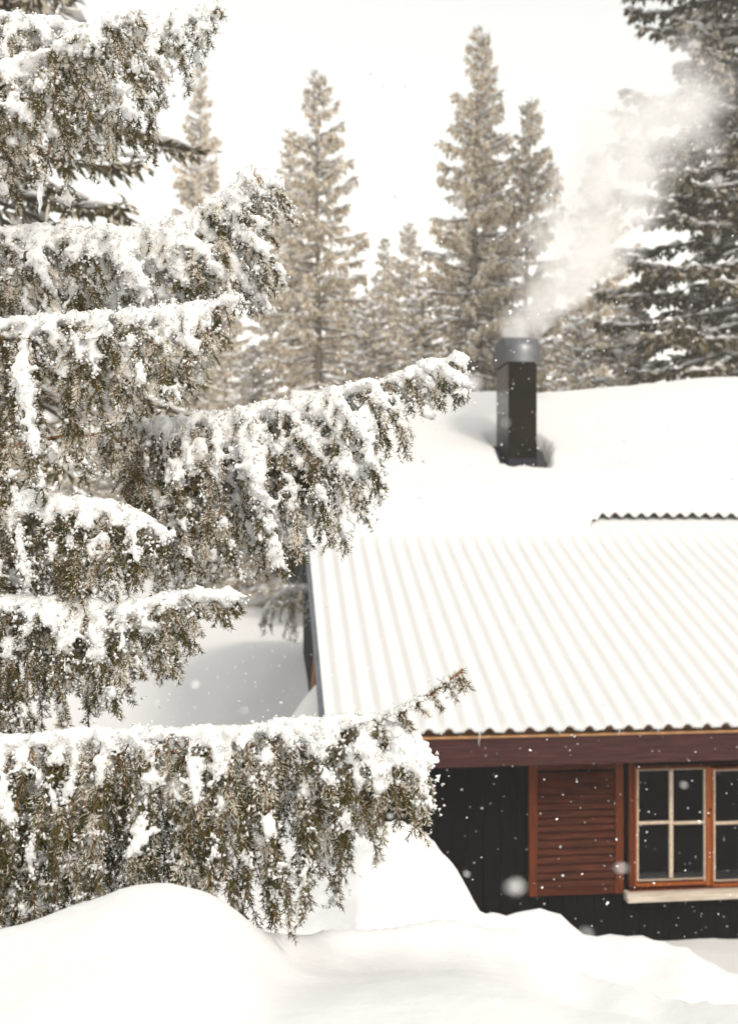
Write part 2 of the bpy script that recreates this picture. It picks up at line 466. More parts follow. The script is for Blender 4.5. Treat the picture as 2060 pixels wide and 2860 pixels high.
# corrugated sheets
def sheet(x0, x1, y0, y1, zf, nx, ny, amp, thick):
    xs = np.linspace(x0, x1, nx); ys = np.linspace(y0, y1, ny)
    X, Y = np.meshgrid(xs, ys)
    Z = zf(Y) + amp * np.cos(2 * np.pi * X / PITCH)
    n = nx * ny
    v = np.concatenate([np.stack([X, Y, Z], -1).reshape(-1, 3), np.stack([X, Y, Z - thick], -1).reshape(-1, 3)])
    i = np.arange(ny - 1)[:, None] * nx + np.arange(nx - 1)[None, :]
    top = np.stack([i, i + 1, i + nx + 1, i + nx], -1).reshape(-1, 4)
    bot = top[:, ::-1] + n
    e0 = np.arange(nx - 1); fr = np.stack([e0 + n, e0 + 1 + n, e0 + 1, e0], -1)
    b0 = e0 + (ny - 1) * nx; bk = np.stack([b0, b0 + 1, b0 + 1 + n, b0 + n], -1)
    l0 = np.arange(ny - 1) * nx; lf = np.stack([l0, l0 + nx, l0 + nx + n, l0 + n], -1)
    r0 = l0 + nx - 1; rt = np.stack([r0 + n, r0 + nx + n, r0 + nx, r0], -1)
    return v, [np.concatenate([top, bot, fr, bk, lf, rt])]
AMP = 0.030
low_z = lambda y: EZ + 0.035 + SL * y
up_z = lambda y: ZU + SU * (y - YB)
npx = int(LEN / PITCH * 14)
v, f = sheet(-0.02, LEN, 0.0, YB + 0.35, low_z, npx, 8, AMP, 0.007)
lower = link('lower_roof', make_mesh('lower_roof', v, f, [M['sheet']], smooth=True), cabin)
v, f = sheet(-0.02, LEN, YB, YR, up_z, npx, 8, AMP, 0.007)
upper = link('upper_roof', make_mesh('upper_roof', v, f, [M['sheet']], smooth=True), cabin)
zr = float(up_z(YR))
v, f = sheet(-0.02, LEN, YR + 0.002, 14.6, lambda y: zr - 0.55 * (y - YR), npx, 4, AMP, 0.007)
link('rear_roof', make_mesh('rear_roof', v, f, [M['sheet']], smooth=True), cabin)

# rake boards along the gable's slope
def rake(y0, z0, y1, z1, w=0.16, x=-0.03, name='bargeboard', mat='grey_board'):
    mb = MB()
    mb.add([(x, y0, z0), (x, y1, z1), (x, y1, z1 - w), (x, y0, z0 - w), (x + 0.03, y0, z0), (x + 0.03, y1, z1), (x + 0.03, y1, z1 - w), (x + 0.03, y0, z0 - w)],
           [(0,1,2,3), (7,6,5,4), (0,4,5,1), (1,5,6,2), (2,6,7,3), (3,7,4,0)])
    return mb.build(name, M[mat], cabin)
rake(0.02, EZ + 0.075, YB + 0.1, EZ + 0.075 + SL * (YB + 0.08))
rake(YB + 0.1, float(up_z(YB + 0.1)), YR, zr)
rake(YR, zr, 14.5, zr - 0.55 * (14.5 - YR))

# chimney footprint on the upper roof
cb = hit_roof(1420, 1322); cr_ = hit_roof(1497, 1318)
CX0 = cb[0]; CW = abs(cr_[0] - cb[0]) * 1.0
CY0 = cb[1]; CDEP = 0.80
CX1 = CX0 + CW; CY1 = CY0 + CDEP

XE = hit_roof(1620, 1452)[0]                        # right of here the sheet's edge shows
# snow on the lower roof: thin, still wavy
def lower_snow():
    nx, ny = npx, 56
    xs = np.linspace(0.012, LEN + 0.01, nx); tt = np.linspace(0, 1, ny)
    X, T = np.meshgrid(xs, tt)
    lip = -0.030 - 0.012 * fbm(X * 9, X * 0 + 3.3, 21)
    Y = lip + (YB + 0.3 - lip) * T
    fade = smooth01((Y - (YB - 0.75)) / 0.7)
    wav = (AMP * 0.74) * (1 - 0.92 * fade)
    th = 0.030 + 0.040 * fade + 0.010 * fbm(X * 3, Y * 3, 31) + 0.0035 * fbm(X * 26, Y * 26, 33, 3)
    Z = low_z(Y) + wav * np.cos(2 * np.pi * X / PITCH) + th
    n = nx * ny
    # front skirt down to the sheet's edge
    cw = np.cos(2 * np.pi * xs / PITCH)
    Zs = low_z(Y[0]) - 0.020 + 0.036 * np.maximum(cw - 0.05, 0) ** 0.6 + 0.008 * fbm(xs * 22, xs * 0, 44)
    rows = [np.stack([xs, Y[0] - 0.006, 0.45 * Z[0] + 0.55 * Zs], -1), np.stack([xs, Y[0] + 0.004, Zs], -1), np.stack([xs, Y[0] * 0 + 0.006, Zs + 0.008], -1)]
    v = np.concatenate([np.stack([X, Y, Z], -1).reshape(-1, 3)] + rows)
    i = np.arange(ny - 1)[:, None] * nx + np.arange(nx - 1)[None, :]
    f = [np.stack([i, i + 1, i + nx + 1, i + nx], -1).reshape(-1, 4)]
    e = np.arange(nx - 1)
    f.append(np.stack([n + e, n + e + 1, e + 1, e], -1))
    for k in range(2):
        f.append(np.stack([n + (k + 1) * nx + e, n + (k + 1) * nx + e + 1, n + k * nx + e + 1, n + k * nx + e], -1))
    # left skirt over the rake
    m = len(v)
    l = np.arange(ny) * nx
    lz = v[l].copy(); lz[:, 0] -= 0.012; lz[:, 2] -= 0.045 + 0.02 * fbm(lz[:, 1] * 9, lz[:, 1] * 0, 51)
    v = np.concatenate([v, lz])
    a = np.arange(ny - 1)
    f.append(np.stack([l[:-1], l[1:], m + a + 1, m + a], -1))
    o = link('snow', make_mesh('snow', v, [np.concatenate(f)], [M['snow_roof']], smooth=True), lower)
    return o
lower_snow()

# deep snow on the upper roof
XE = hit_roof(1620, 1452)[0]                        # right of here the sheet's edge shows
def upper_snow():
    dx = 0.045
    xs = np.arange(-0.10, LEN + 0.02, dx); nx = len(xs)
    tt = np.concatenate([np.linspace(0, 0.16, 26)[:-1], np.linspace(0.16, 0.5, 80)[:-1], np.linspace(0.5, 1, 60)]); ny = len(tt)
    X, T = np.meshgrid(xs, tt)
    show = smooth01((X - (XE - 0.15)) / 0.5)
    e0 = (YB - 0.42) * (1 - show) + (YB + 0.012 - 0.02 * fbm(X * 6, X * 0, 61)) * show
    y_end = YR + 5.9
    Y = e0 + (y_end - e0) * T
    over = np.where(Y < YR, up_z(Y), zr - 0.55 * (Y - YR))
    # round off the ridge
    rd = np.exp(-((Y - YR) / 0.45) ** 2)
    th = 0.235 + 0.06 * fbm(X * 0.55, Y * 0.55, 71) + 0.018 * fbm(X * 2.3, Y * 2.3, 73) + 0.003 * fbm(X * 18, Y * 18, 75, 3)
    th = th + 0.30 * smooth01((X - 3.6) / 4.2) * smooth01((Y - 6.2) / 2.0) - 0.06 * rd
    # tapering lower edge
    d = Y - e0
    edge = smooth01(d / (0.75 * (1 - show) + 0.9 * show))
    lowz = low_z(Y) + 0.055
    base = np.where(Y < YB, lowz + (up_z(Y) - lowz) * smooth01((Y - (YB - 0.42)) / 0.42) * 1.0, over)
    base = np.where(show > 0.5, over, base)
    th = th * (0.04 * (1 - show) + 0.22 * show + (1 - 0.04 * (1 - show) - 0.22 * show) * edge)
    Z = base + th
    # hollow melted round the chimney, its rim ragged
    q = np.maximum(np.maximum(CX0 - 0.01 - X, X - CX1 - 0.05 - 0.13 * smooth01((Y - CY0) / 0.3)), 0)
    r = np.maximum(np.maximum(CY0 - 0.15 - Y, Y - CY1), 0)
    dist = np.sqrt(q ** 2 + (r * 1.0) ** 2) + 0.09 * fbm(X * 4, Y * 4, 81)
    hollow = smooth01((dist - 0.0) / 0.17)
    Z = np.where(hollow < 1, up_z(Y) - 0.06 + (Z - up_z(Y) + 0.06) * hollow, Z)
    n = nx * ny
    v = np.stack([X, Y, Z], -1).reshape(-1, 3)
    i = np.arange(ny - 1)[:, None] * nx + np.arange(nx - 1)[None, :]
    f = [np.stack([i, i + 1, i + nx + 1, i + nx], -1).reshape(-1, 4)]
    # front skirt: down to the sheet (or into the lower snow)
    zf = np.where(show[0] > 0.5, up_z(Y[0]) + AMP * np.cos(2 * np.pi * xs / PITCH) - 0.004, low_z(Y[0]) - 0.02)
    sk = np.stack([xs, Y[0] + 0.004, zf], -1)
    e = np.arange(nx - 1)
    f.append(np.stack([n + e, n + e + 1, e + 1, e], -1))
    v = np.concatenate([v, sk])
    m = len(v); l = np.arange(ny) * nx
    lz = v[l].copy(); lz[:, 0] += 0.03; lz[:, 2] -= 0.26
    v = np.concatenate([v, lz]); a = np.arange(ny - 1)
    f.append(np.stack([l[:-1], l[1:], m + a + 1, m + a], -1))
    m = len(v); l2 = l + nx - 1
    lz = v[l2].copy(); lz[:, 2] -= 0.3
    v = np.concatenate([v, lz])
    f.append(np.stack([l2[1:], l2[:-1], m + a, m + a + 1], -1))
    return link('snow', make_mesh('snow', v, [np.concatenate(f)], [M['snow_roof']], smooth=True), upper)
upper_snow()

# icicles on the eave
for (px, ln) in ((1338, 0.13), (1586, 0.045), (1706, 0.06), (1826, 0.045), (1460, 0.02), (1960, 0.02)):
    xi, zi = hit(px, 2052, -0.015)
    xi = round(xi / PITCH - 0.5) * PITCH + 0.5 * PITCH
    pts = [(xi + 0.004 * math.sin(k * 1.3), -0.026, low_z(0) - AMP + 0.01 - ln * k / 5) for k in range(6)]
    MB().tube(pts, [0.011, 0.009, 0.008, 0.006, 0.004, 0.001], 7).build('icicle', M['ice'], cabin, True)

# shutter
def rect(px0, py0, px1, py1, y):
    a = hit(px0, py1, y); b2 = hit(px1, py0, y)
    return a[0], b2[0], a[1], b2[1]
sh = empty('shutter'); sh.parent = cabin
SY = WY - 0.055
x0, x1, z0, z1 = rect(1477, 2125, 1740, 2506, SY)
MB().box(x0, x0 + 0.074, SY, SY + 0.04, z0, z1, 0.004).build('stile', M['stile'], sh)
MB().box(x1 - 0.074, x1, SY, SY + 0.04, z0, z1, 0.004).build('stile', M['stile'], sh)
MB().box(x0 + 0.074, x1 - 0.074, SY + 0.004, SY + 0.036, z0 + 0.002, z0 + 0.07, 0.003).build('rail', M['shutter'], sh)
MB().box(x0 + 0.074, x1 - 0.074, SY + 0.004, SY + 0.036, z1 - 0.07, z1, 0.003).build('rail', M['shutter'], sh)
zz = z0 + 0.078
k = 0
while zz < z1 - 0.12:
    h = 0.058 + rng.uniform(-0.009, 0.006)
    mb = MB()
    ya, yb = SY + 0.001, SY + 0.036               # bottom edge out, top edge in
    xa, xb = x0 + 0.075, x1 - 0.075
    j = rng.uniform(-0.004, 0.004)
    mb.add([(xa, ya + j, zz), (xb, ya, zz + j), (xb, yb, zz + h), (xa, yb, zz + h),
            (xa, ya + 0.011, zz - 0.004), (xb, ya + 0.011, zz - 0.004), (xb, yb + 0.011, zz + h - 0.004), (xa, yb + 0.011, zz + h - 0.004)],
           [(0,1,2,3), (7,6,5,4), (0,4,5,1), (3,2,6,7), (0,3,7,4), (1,5,6,2)])
    mb.build('slat', M['shutter'], sh)
    zz += h + 0.012
    k += 1

# window with two casements
win = empty('window'); win.parent = cabin
NY = WY - 0.02
def bar(px0, py0, px1, py1, y0, dep, name, mat, par, bev=0.004):
    a0, a1, b0, b1 = rect(px0, py0, px1, py1, y0)
    return MB().box(a0, a1, y0, y0 + dep, b0, b1, bev).build(name, M[mat], par)
bar(1754, 2128, 1771, 2480, NY, 0.10, 'frame', 'stile', win)
bar(2224, 2128, 2244, 2476, NY, 0.10, 'frame', 'stile', win)
bar(1772, 2128, 2223, 2141, NY, 0.10, 'frame', 'stile', win)
bar(1756, 2481, 2242, 2487, NY - 0.004, 0.12, 'frame', 'stile', win)
def casement(L, R_):
    t, bt = 2142, 2474
    st = 11
    par = win
    # wooden stiles, pale bead, bars, panes
    bar(L, t, L + 5, bt, NY - 0.012, 0.05, 'casement_stile', 'casement', par, 0.003)
    bar(R_ - 15, t, R_, bt - 0, NY - 0.012, 0.05, 'casement_stile', 'casement', par, 0.003)
    bar(L + 5.4, bt - 12, R_ - 15.4, bt + 4, NY - 0.012, 0.05, 'casement_rail', 'casement', par, 0.003)
    bar(L + 5.4, t, R_ - 15.4, t + 5, NY - 0.012, 0.05, 'casement_rail', 'casement', par, 0.003)
    il, ir, it, ib = L + 5.4, R_ - 15.4, t + 5.4, bt - 12.4
    bar(il, it, il + 5, ib, NY - 0.004, 0.03, 'glazing_bead', 'bead', par, 0.003)
    bar(ir - 5, it, ir, ib, NY - 0.004, 0.03, 'glazing_bead', 'bead', par, 0.003)
    bar(il + 5.2, it, ir - 5.2, it + 5, NY - 0.004, 0.03, 'glazing_bead', 'bead', par, 0.003)
    bar(il + 5.2, ib - 9, ir - 5.2, ib, NY - 0.004, 0.03, 'glazing_bead', 'bead', par, 0.003)
    mx = (il + ir) / 2; my = (it + ib) / 2 - 6
    bar(mx - 5.5, it + 5.2, mx + 5.5, ib - 9.2, NY - 0.002, 0.03, 'glazing_bar', 'bead', par, 0.004)
    bar(il + 5.2, my - 5.5, mx - 5.7, my + 5.5, NY - 0.001, 0.028, 'glazing_bar', 'bead', par, 0.004)
    bar(mx + 5.7, my - 5.5, ir - 5.2, my + 5.5, NY - 0.001, 0.028, 'glazing_bar', 'bead', par, 0.004)
    for (a, c) in ((il + 3, mx - 3), (mx + 3, ir - 3)):
        for (d, e) in ((it + 3, my - 3), (my + 3, ib - 7)):
            bar(a, d, c, e, NY + 0.014, 0.004, 'pane', 'glass', par, 0)
casement(1772, 1985)
casement(1986, 2222)
# the mullion stiles' knots
for (kx, ky) in ((1978, 2279), (2003, 2279), (1982, 2262)):
    a = hit(kx, ky, NY - 0.014)
    pts = [(a[0], NY - 0.0145, a[1] + 0.02 * math.cos(q)) for q in (0, 3.14)]
    MB().add([(a[0] + 0.010 * math.cos(q), NY - 0.0135, a[1] + 0.016 * math.sin(q)) for q in np.linspace(0, 5.8, 9)] + [(a[0] + 0.010 * math.cos(q), NY - 0.0105, a[1] + 0.016 * math.sin(q)) for q in np.linspace(0, 5.8, 9)],
             [tuple(range(9))] + [(i, (i + 1) % 9, 9 + (i + 1) % 9, 9 + i) for i in range(9)]).build('knot', M['black_wood'], win)
a0, a1, b0, b1 = rect(1750, 2489, 2246, 2499, WY - 0.09)
MB().box(a0, a1, WY - 0.09, WY + 0.0, b0, b1, 0.005).build('sill', M['sill'], win)
a0, a1, b0, b1 = rect(1752, 2500, 2246, 2510, WY - 0.105)
MB().box(a0, a1, WY - 0.105, WY - 0.0, b0 - 0.004, b1 - 0.003, 0.005).build('sill', M['sill'], win)
bar(1757, 2521, 2240, 2545, WY - 0.012, 0.012, 'apron', 'black_wood', win)

# chimney
ch = empty('chimney'); ch.parent = cabin
zb = float(up_z(CY0)) - 0.05
# heights from the photograph, on the plane of the chimney's front
_, z_col = hit(1458, 1280, CY0); _, z_cap0 = hit(1458, 1011, CY0); _, z_cap1 = hit(1440, 946, CY0 + CDEP * 0.5)
sf = MB().box(CX0 + 0.006, CX1 - 0.006, CY0 + 0.006, CY1 - 0.006, zb, z_cap0 + 0.01, 0.006).build('shaft', M['metal'], ch)
MB().box(CX0 - 0.004, CX1 + 0.004, CY0 - 0.004, CY1 + 0.004, zb - 0.02, z_col, 0.004).build('collar', M['metal_blue'], ch)
zj = hit(1458, 1240, CY0)[1]
MB().box(CX0 + 0.001, CX1 - 0.001, CY0 + 0.001, CY1 - 0.001, z_col + 0.001, zj, 0.004).build('sleeve', M['metal'], ch)
for sx in (0.25, 0.75):
    for zz in (z_col + 0.02, z_cap0 - 0.02):
        MB().tube([(CX0 + sx * CW, CY0 - 0.010, zz), (CX0 + sx * CW, CY0 + 0.008, zz)], [0.009, 0.010], 8).build('bolt', M['metal'], ch)
for zz in (zb + 0.16,):
    MB().tube([(CX0 + 0.03, CY0 - 0.009, zz), (CX0 + 0.03, CY0 + 0.004, zz)], [0.007, 0.008], 8).build('bolt', M['metal'], ch)
MB().box(CX0 - 0.008, CX0 + 0.010, CY0 - 0.008, CY0 + 0.010, z_col + 0.004, z_cap0 - 0.004, 0.002).build('seam', M['metal'], ch)
# barrel cap: an arched sheet along the eave's direction, closed by end plates
ov = 0.036
yc = (CY0 + CY1) / 2; hy = CDEP / 2 + ov; hz = z_cap1 - z_cap0
arc = []
for k in range(25):
    a = math.pi * k / 24
    cs, sn = math.cos(a), math.sin(a)
    arc.append((yc - hy * math.copysign(abs(cs) ** 0.82, cs), z_cap0 + hz * sn ** 0.55))
mb = MB(); n = len(arc)
X0, X1 = CX0 - ov, CX1 + ov
vs = [(X0, y, z) for y, z in arc] + [(X1, y, z) for y, z in arc]
fs = [(i, i + 1, n + i + 1, n + i) for i in range(n - 1)]
ins = 0.006
vi = [(X0, yc + (y - yc) * 0.985, z_cap0 + (z - z_cap0) * 0.96) for y, z in arc] + [(X1, yc + (y - yc) * 0.985, z_cap0 + (z - z_cap0) * 0.96) for y, z in arc]
fs += [(2*n + i, 3*n + i, 3*n + i + 1, 2*n + i + 1) for i in range(n - 1)]
fs += [(i, 2*n + i, 2*n + i + 1, i + 1) for i in range(n - 1)] + [(n + i, n + i + 1, 3*n + i + 1, 3*n + i) for i in range(n - 1)]
mb.add(vs + vi, fs)
cap = mb.build('cap', M['cap_metal'], ch, True)
for xx in (X0 + 0.012, X1 - 0.016):
    q = [(xx, yc + (y - yc) * 0.97, z_cap0 + (z - z_cap0) * 0.95) for y, z in arc]
    q2 = [(xx + 0.004, y, z) for _, y, z in q]
    MB().add(q + q2, [tuple(range(n)), tuple(range(2*n - 1, n - 1, -1))] + [(i, (i + 1) % n, n + (i + 1) % n, n + i) for i in range(n)]).build('end_plate', M['metal_blue'], ch)
MB().box(X0 + 0.004, X1 - 0.004, yc - hy + 0.003, yc - hy + 0.03, z_cap0 - 0.008, z_cap0 + 0.004).build('cap_rim', M['metal'], ch)
# flashing plate on the sheet, partly bared of snow
fl = MB()
p0 = (CX0 - 0.12, CY0 - 0.30); p1 = (CX1 + 0.34, CY1 + 0.15)
fl.add([(p0[0], p0[1], up_z(p0[1]) + 0.033), (p1[0], p0[1], up_z(p0[1]) + 0.033), (p1[0], p1[1], up_z(p1[1]) + 0.033), (p0[0], p1[1], up_z(p1[1]) + 0.033),
        (p0[0], p0[1], up_z(p0[1]) + 0.027), (p1[0], p0[1], up_z(p0[1]) + 0.027), (p1[0], p1[1], up_z(p1[1]) + 0.027), (p0[0], p1[1], up_z(p1[1]) + 0.027)],
       [(0,1,2,3), (7,6,5,4), (0,4,5,1), (1,5,6,2), (2,6,7,3), (3,7,4,0)])
fl.build('flashing', M['flash'], ch)

# ------------------------------------------------------------------ foreground spruce: branches with hanging twigs, needles, snow
ICO = None
def ico_arrays():
    global ICO
    if ICO is None:
        import bmesh
        bm = bmesh.new(); bmesh.ops.create_icosphere(bm, subdivisions=1, radius=1.0)
        bm.verts.ensure_lookup_table()
        ICO = (np.array([v.co[:] for v in bm.verts]), np.array([[v.index for v in f.verts] for f in bm.faces]))
        bm.free()
    return ICO

def nrm(a):
    return a / (np.linalg.norm(a, axis=-1, keepdims=True) + 1e-9)

def needle_mesh(A, B, rng, dens, nlen, frost, up_bias, wide=1.0):
    off = rng.uniform(0, 100)
    """needles on segments A->B; returns verts, tris, material index (0 needle, 1 frost)"""
    d = B - A; L = np.linalg.norm(d, axis=1)
    N = int(L.sum() * dens)
    seg = rng.choice(len(L), N, p=L / L.sum())
    t = rng.random((N, 1))
    p = A[seg] + d[seg] * t
    T = d[seg] / (L[seg][:, None] + 1e-9)
    r = rng.normal(size=(N, 3)); r[:, 2] += 0.25
    per = nrm(r - (r * T).sum(1, keepdims=True) * T)
    al = np.radians(rng.uniform(38, 68, (N, 1)))
    dr = nrm(T * np.cos(al) + per * np.sin(al))
    ln = nlen * rng.uniform(0.7, 1.2, (N, 1))
    side = nrm(np.cross(dr, rng.normal(size=(N, 3))))
    # frost sits where a needle looks up or out
    pn = vnoise(p[:, 0] * 26 + p[:, 1] * 11 + off, p[:, 2] * 26 - p[:, 1] * 9, 17) + 0.5 * vnoise(p[:, 0] * 70 + off, p[:, 2] * 70, 18)
    pf = frost * (0.27 + up_bias * per[:, 2] - 0.15 * per[:, 1] + 1.9 * pn)
    isf = rng.random(N) < pf
    g = ~isf
    w = 0.00100 * wide
    pg, dg, sg, lg = p[g], dr[g], side[g], ln[g]
    n1 = len(pg)
    vg = np.stack([pg - sg * w, pg + sg * w, pg + dg * lg], 1).reshape(-1, 3)
    fg = np.arange(3 * n1).reshape(-1, 3)
    pf_, df, sf_, lf = p[isf], dr[isf], side[isf], ln[isf]
    n2 = len(pf_)
    rr = wide * rng.uniform(0.0007, 0.0016, (n2, 1))
    mid = pf_ + df * lf * 0.6
    vf = np.stack([pf_ + df * lf * 0.1, mid + sf_ * rr, pf_ + df * lf * 1.02, mid - sf_ * rr], 1).reshape(-1, 3)
    b = (np.arange(n2) * 4)[:, None] + 3 * n1
    ff = np.concatenate([b + np.array([q]) for q in ((0, 1, 2), (0, 2, 3))])
    v = np.concatenate([vg, vf]); f = np.concatenate([fg, ff])
    mi = np.concatenate([np.zeros(n1, int), np.ones(len(ff), int)])
    return v, f, mi

def resample(pts, step):
    pts = np.asarray(pts, float)
    # Catmull-like smoothing by repeated corner cutting
    for _ in range(2):
        q = [pts[0]]
        for a, c in zip(pts[:-1], pts[1:]):
            q += [0.75 * a + 0.25 * c, 0.25 * a + 0.75 * c]
        q.append(pts[-1]); pts = np.array(q)
    s = np.concatenate([[0], np.cumsum(np.linalg.norm(np.diff(pts, axis=0), axis=1))])
    n = max(3, int(s[-1] / step))
    u = np.linspace(0, s[-1], n)
    return np.stack([np.interp(u, s, pts[:, k]) for k in range(3)], 1), u

def snow_mesh(name, cen, rad, voxel, mat, parent, loc, jit, rng):
    iv, itf = ico_arrays()
    cen = np.asarray(cen); rad = np.asarray(rad)
    v = (cen[:, None, :] + rad[:, None, None] * iv[None]).reshape(-1, 3)
    f = (itf[None] + (np.arange(len(cen)) * len(iv))[:, None, None]).reshape(-1, 3)
    me = make_mesh(name + '_raw', v, [f], [mat])
    o = bpy.data.objects.new(name + '_raw', me); COL.objects.link(o)
    md = o.modifiers.new('r', 'REMESH'); md.mode = 'VOXEL'; md.voxel_size = voxel
    dg = bpy.context.evaluated_depsgraph_get()
    me2 = bpy.data.meshes.new_from_object(o.evaluated_get(dg))
    bpy.data.objects.remove(o); bpy.data.meshes.remove(me)
    n = len(me2.vertices)
    co = np.empty(n * 3, np.float32); me2.vertices.foreach_get('co', co)
    no = np.empty(n * 3, np.float32); me2.vertices.foreach_get('normal', no)
    co = co.reshape(-1, 3); no = no.reshape(-1, 3)
    g = vnoise(co[:, 0] * 90 + co[:, 1] * 40, co[:, 2] * 90 - co[:, 1] * 40, 5) * 2 * jit * 1.6
    co = co + no * (g + rng.normal(size=n) * jit * 0.55)[:, None]
    me2.vertices.foreach_set('co', co.ravel().astype(np.float32))
    me2.polygons.foreach_set('use_smooth', np.ones(len(me2.polygons), bool))
    if not me2.materials: me2.materials.append(mat)
    me2.name = name
    me2.update()
    o2 = link(name, me2, parent, loc); o2['kind'] = 'stuff'
    return o2

def crumbs(cen, rad, parent, rng, per, sc):
    """loose grains of snow clinging round the snow bodies"""
    n = len(cen) * per
    i = np.repeat(np.arange(len(cen)), per)
    d = nrm(rng.normal(size=(n, 3)) + np.array([0, -0.25, -0.35]))
    c = cen[i] + d * (rad[i] * rng.uniform(0.85, 1.25, n) + sc * np.abs(rng.normal(0, 0.0022, n)))[:, None]
    r = sc * rng.uniform(0.0011, 0.0038, n)
    tv = np.array([[1, 1, 1], [-1, -1, 1], [-1, 1, -1], [1, -1, -1]], float) * 0.8
    rot = nrm(rng.normal(size=(n, 3))); rot2 = nrm(np.cross(rot, rng.normal(size=(n, 3)))); rot3 = np.cross(rot, rot2)
    v = c[:, None, :] + r[:, None, None] * (tv[None, :, 0:1] * rot[:, None] + tv[None, :, 1:2] * rot2[:, None] + tv[None, :, 2:3] * rot3[:, None])
    f = (np.array([[0, 1, 2], [0, 3, 1], [0, 2, 3], [1, 3, 2]])[None] + (np.arange(n) * 4)[:, None, None]).reshape(-1, 3)
    o = link('snow_grains', make_mesh('snow_grains', v.reshape(-1, 3), [f], [M['snow_twig']], smooth=True), parent)
    o['kind'] = 'stuff'

TRUNK = np.array([-1.62, 2.85])
tz = ground_z(*TRUNK)
spruce0 = empty('spruce_tree', (TRUNK[0], TRUNK[1], tz))
tag(spruce0, 'snow-laden spruce with long drooping branches reaching in front of the cabin', 'spruce tree')
BASE = np.array([TRUNK[0], TRUNK[1], tz])
tp = [(0.01 * math.sin(k), 0.01 * math.cos(k * 1.7), -0.3 + k * 0.6) for k in range(11)]
MB().tube(tp, [0.15 - 0.011 * k for k in range(11)], 12).build('trunk', M['bark'], spruce0, True)

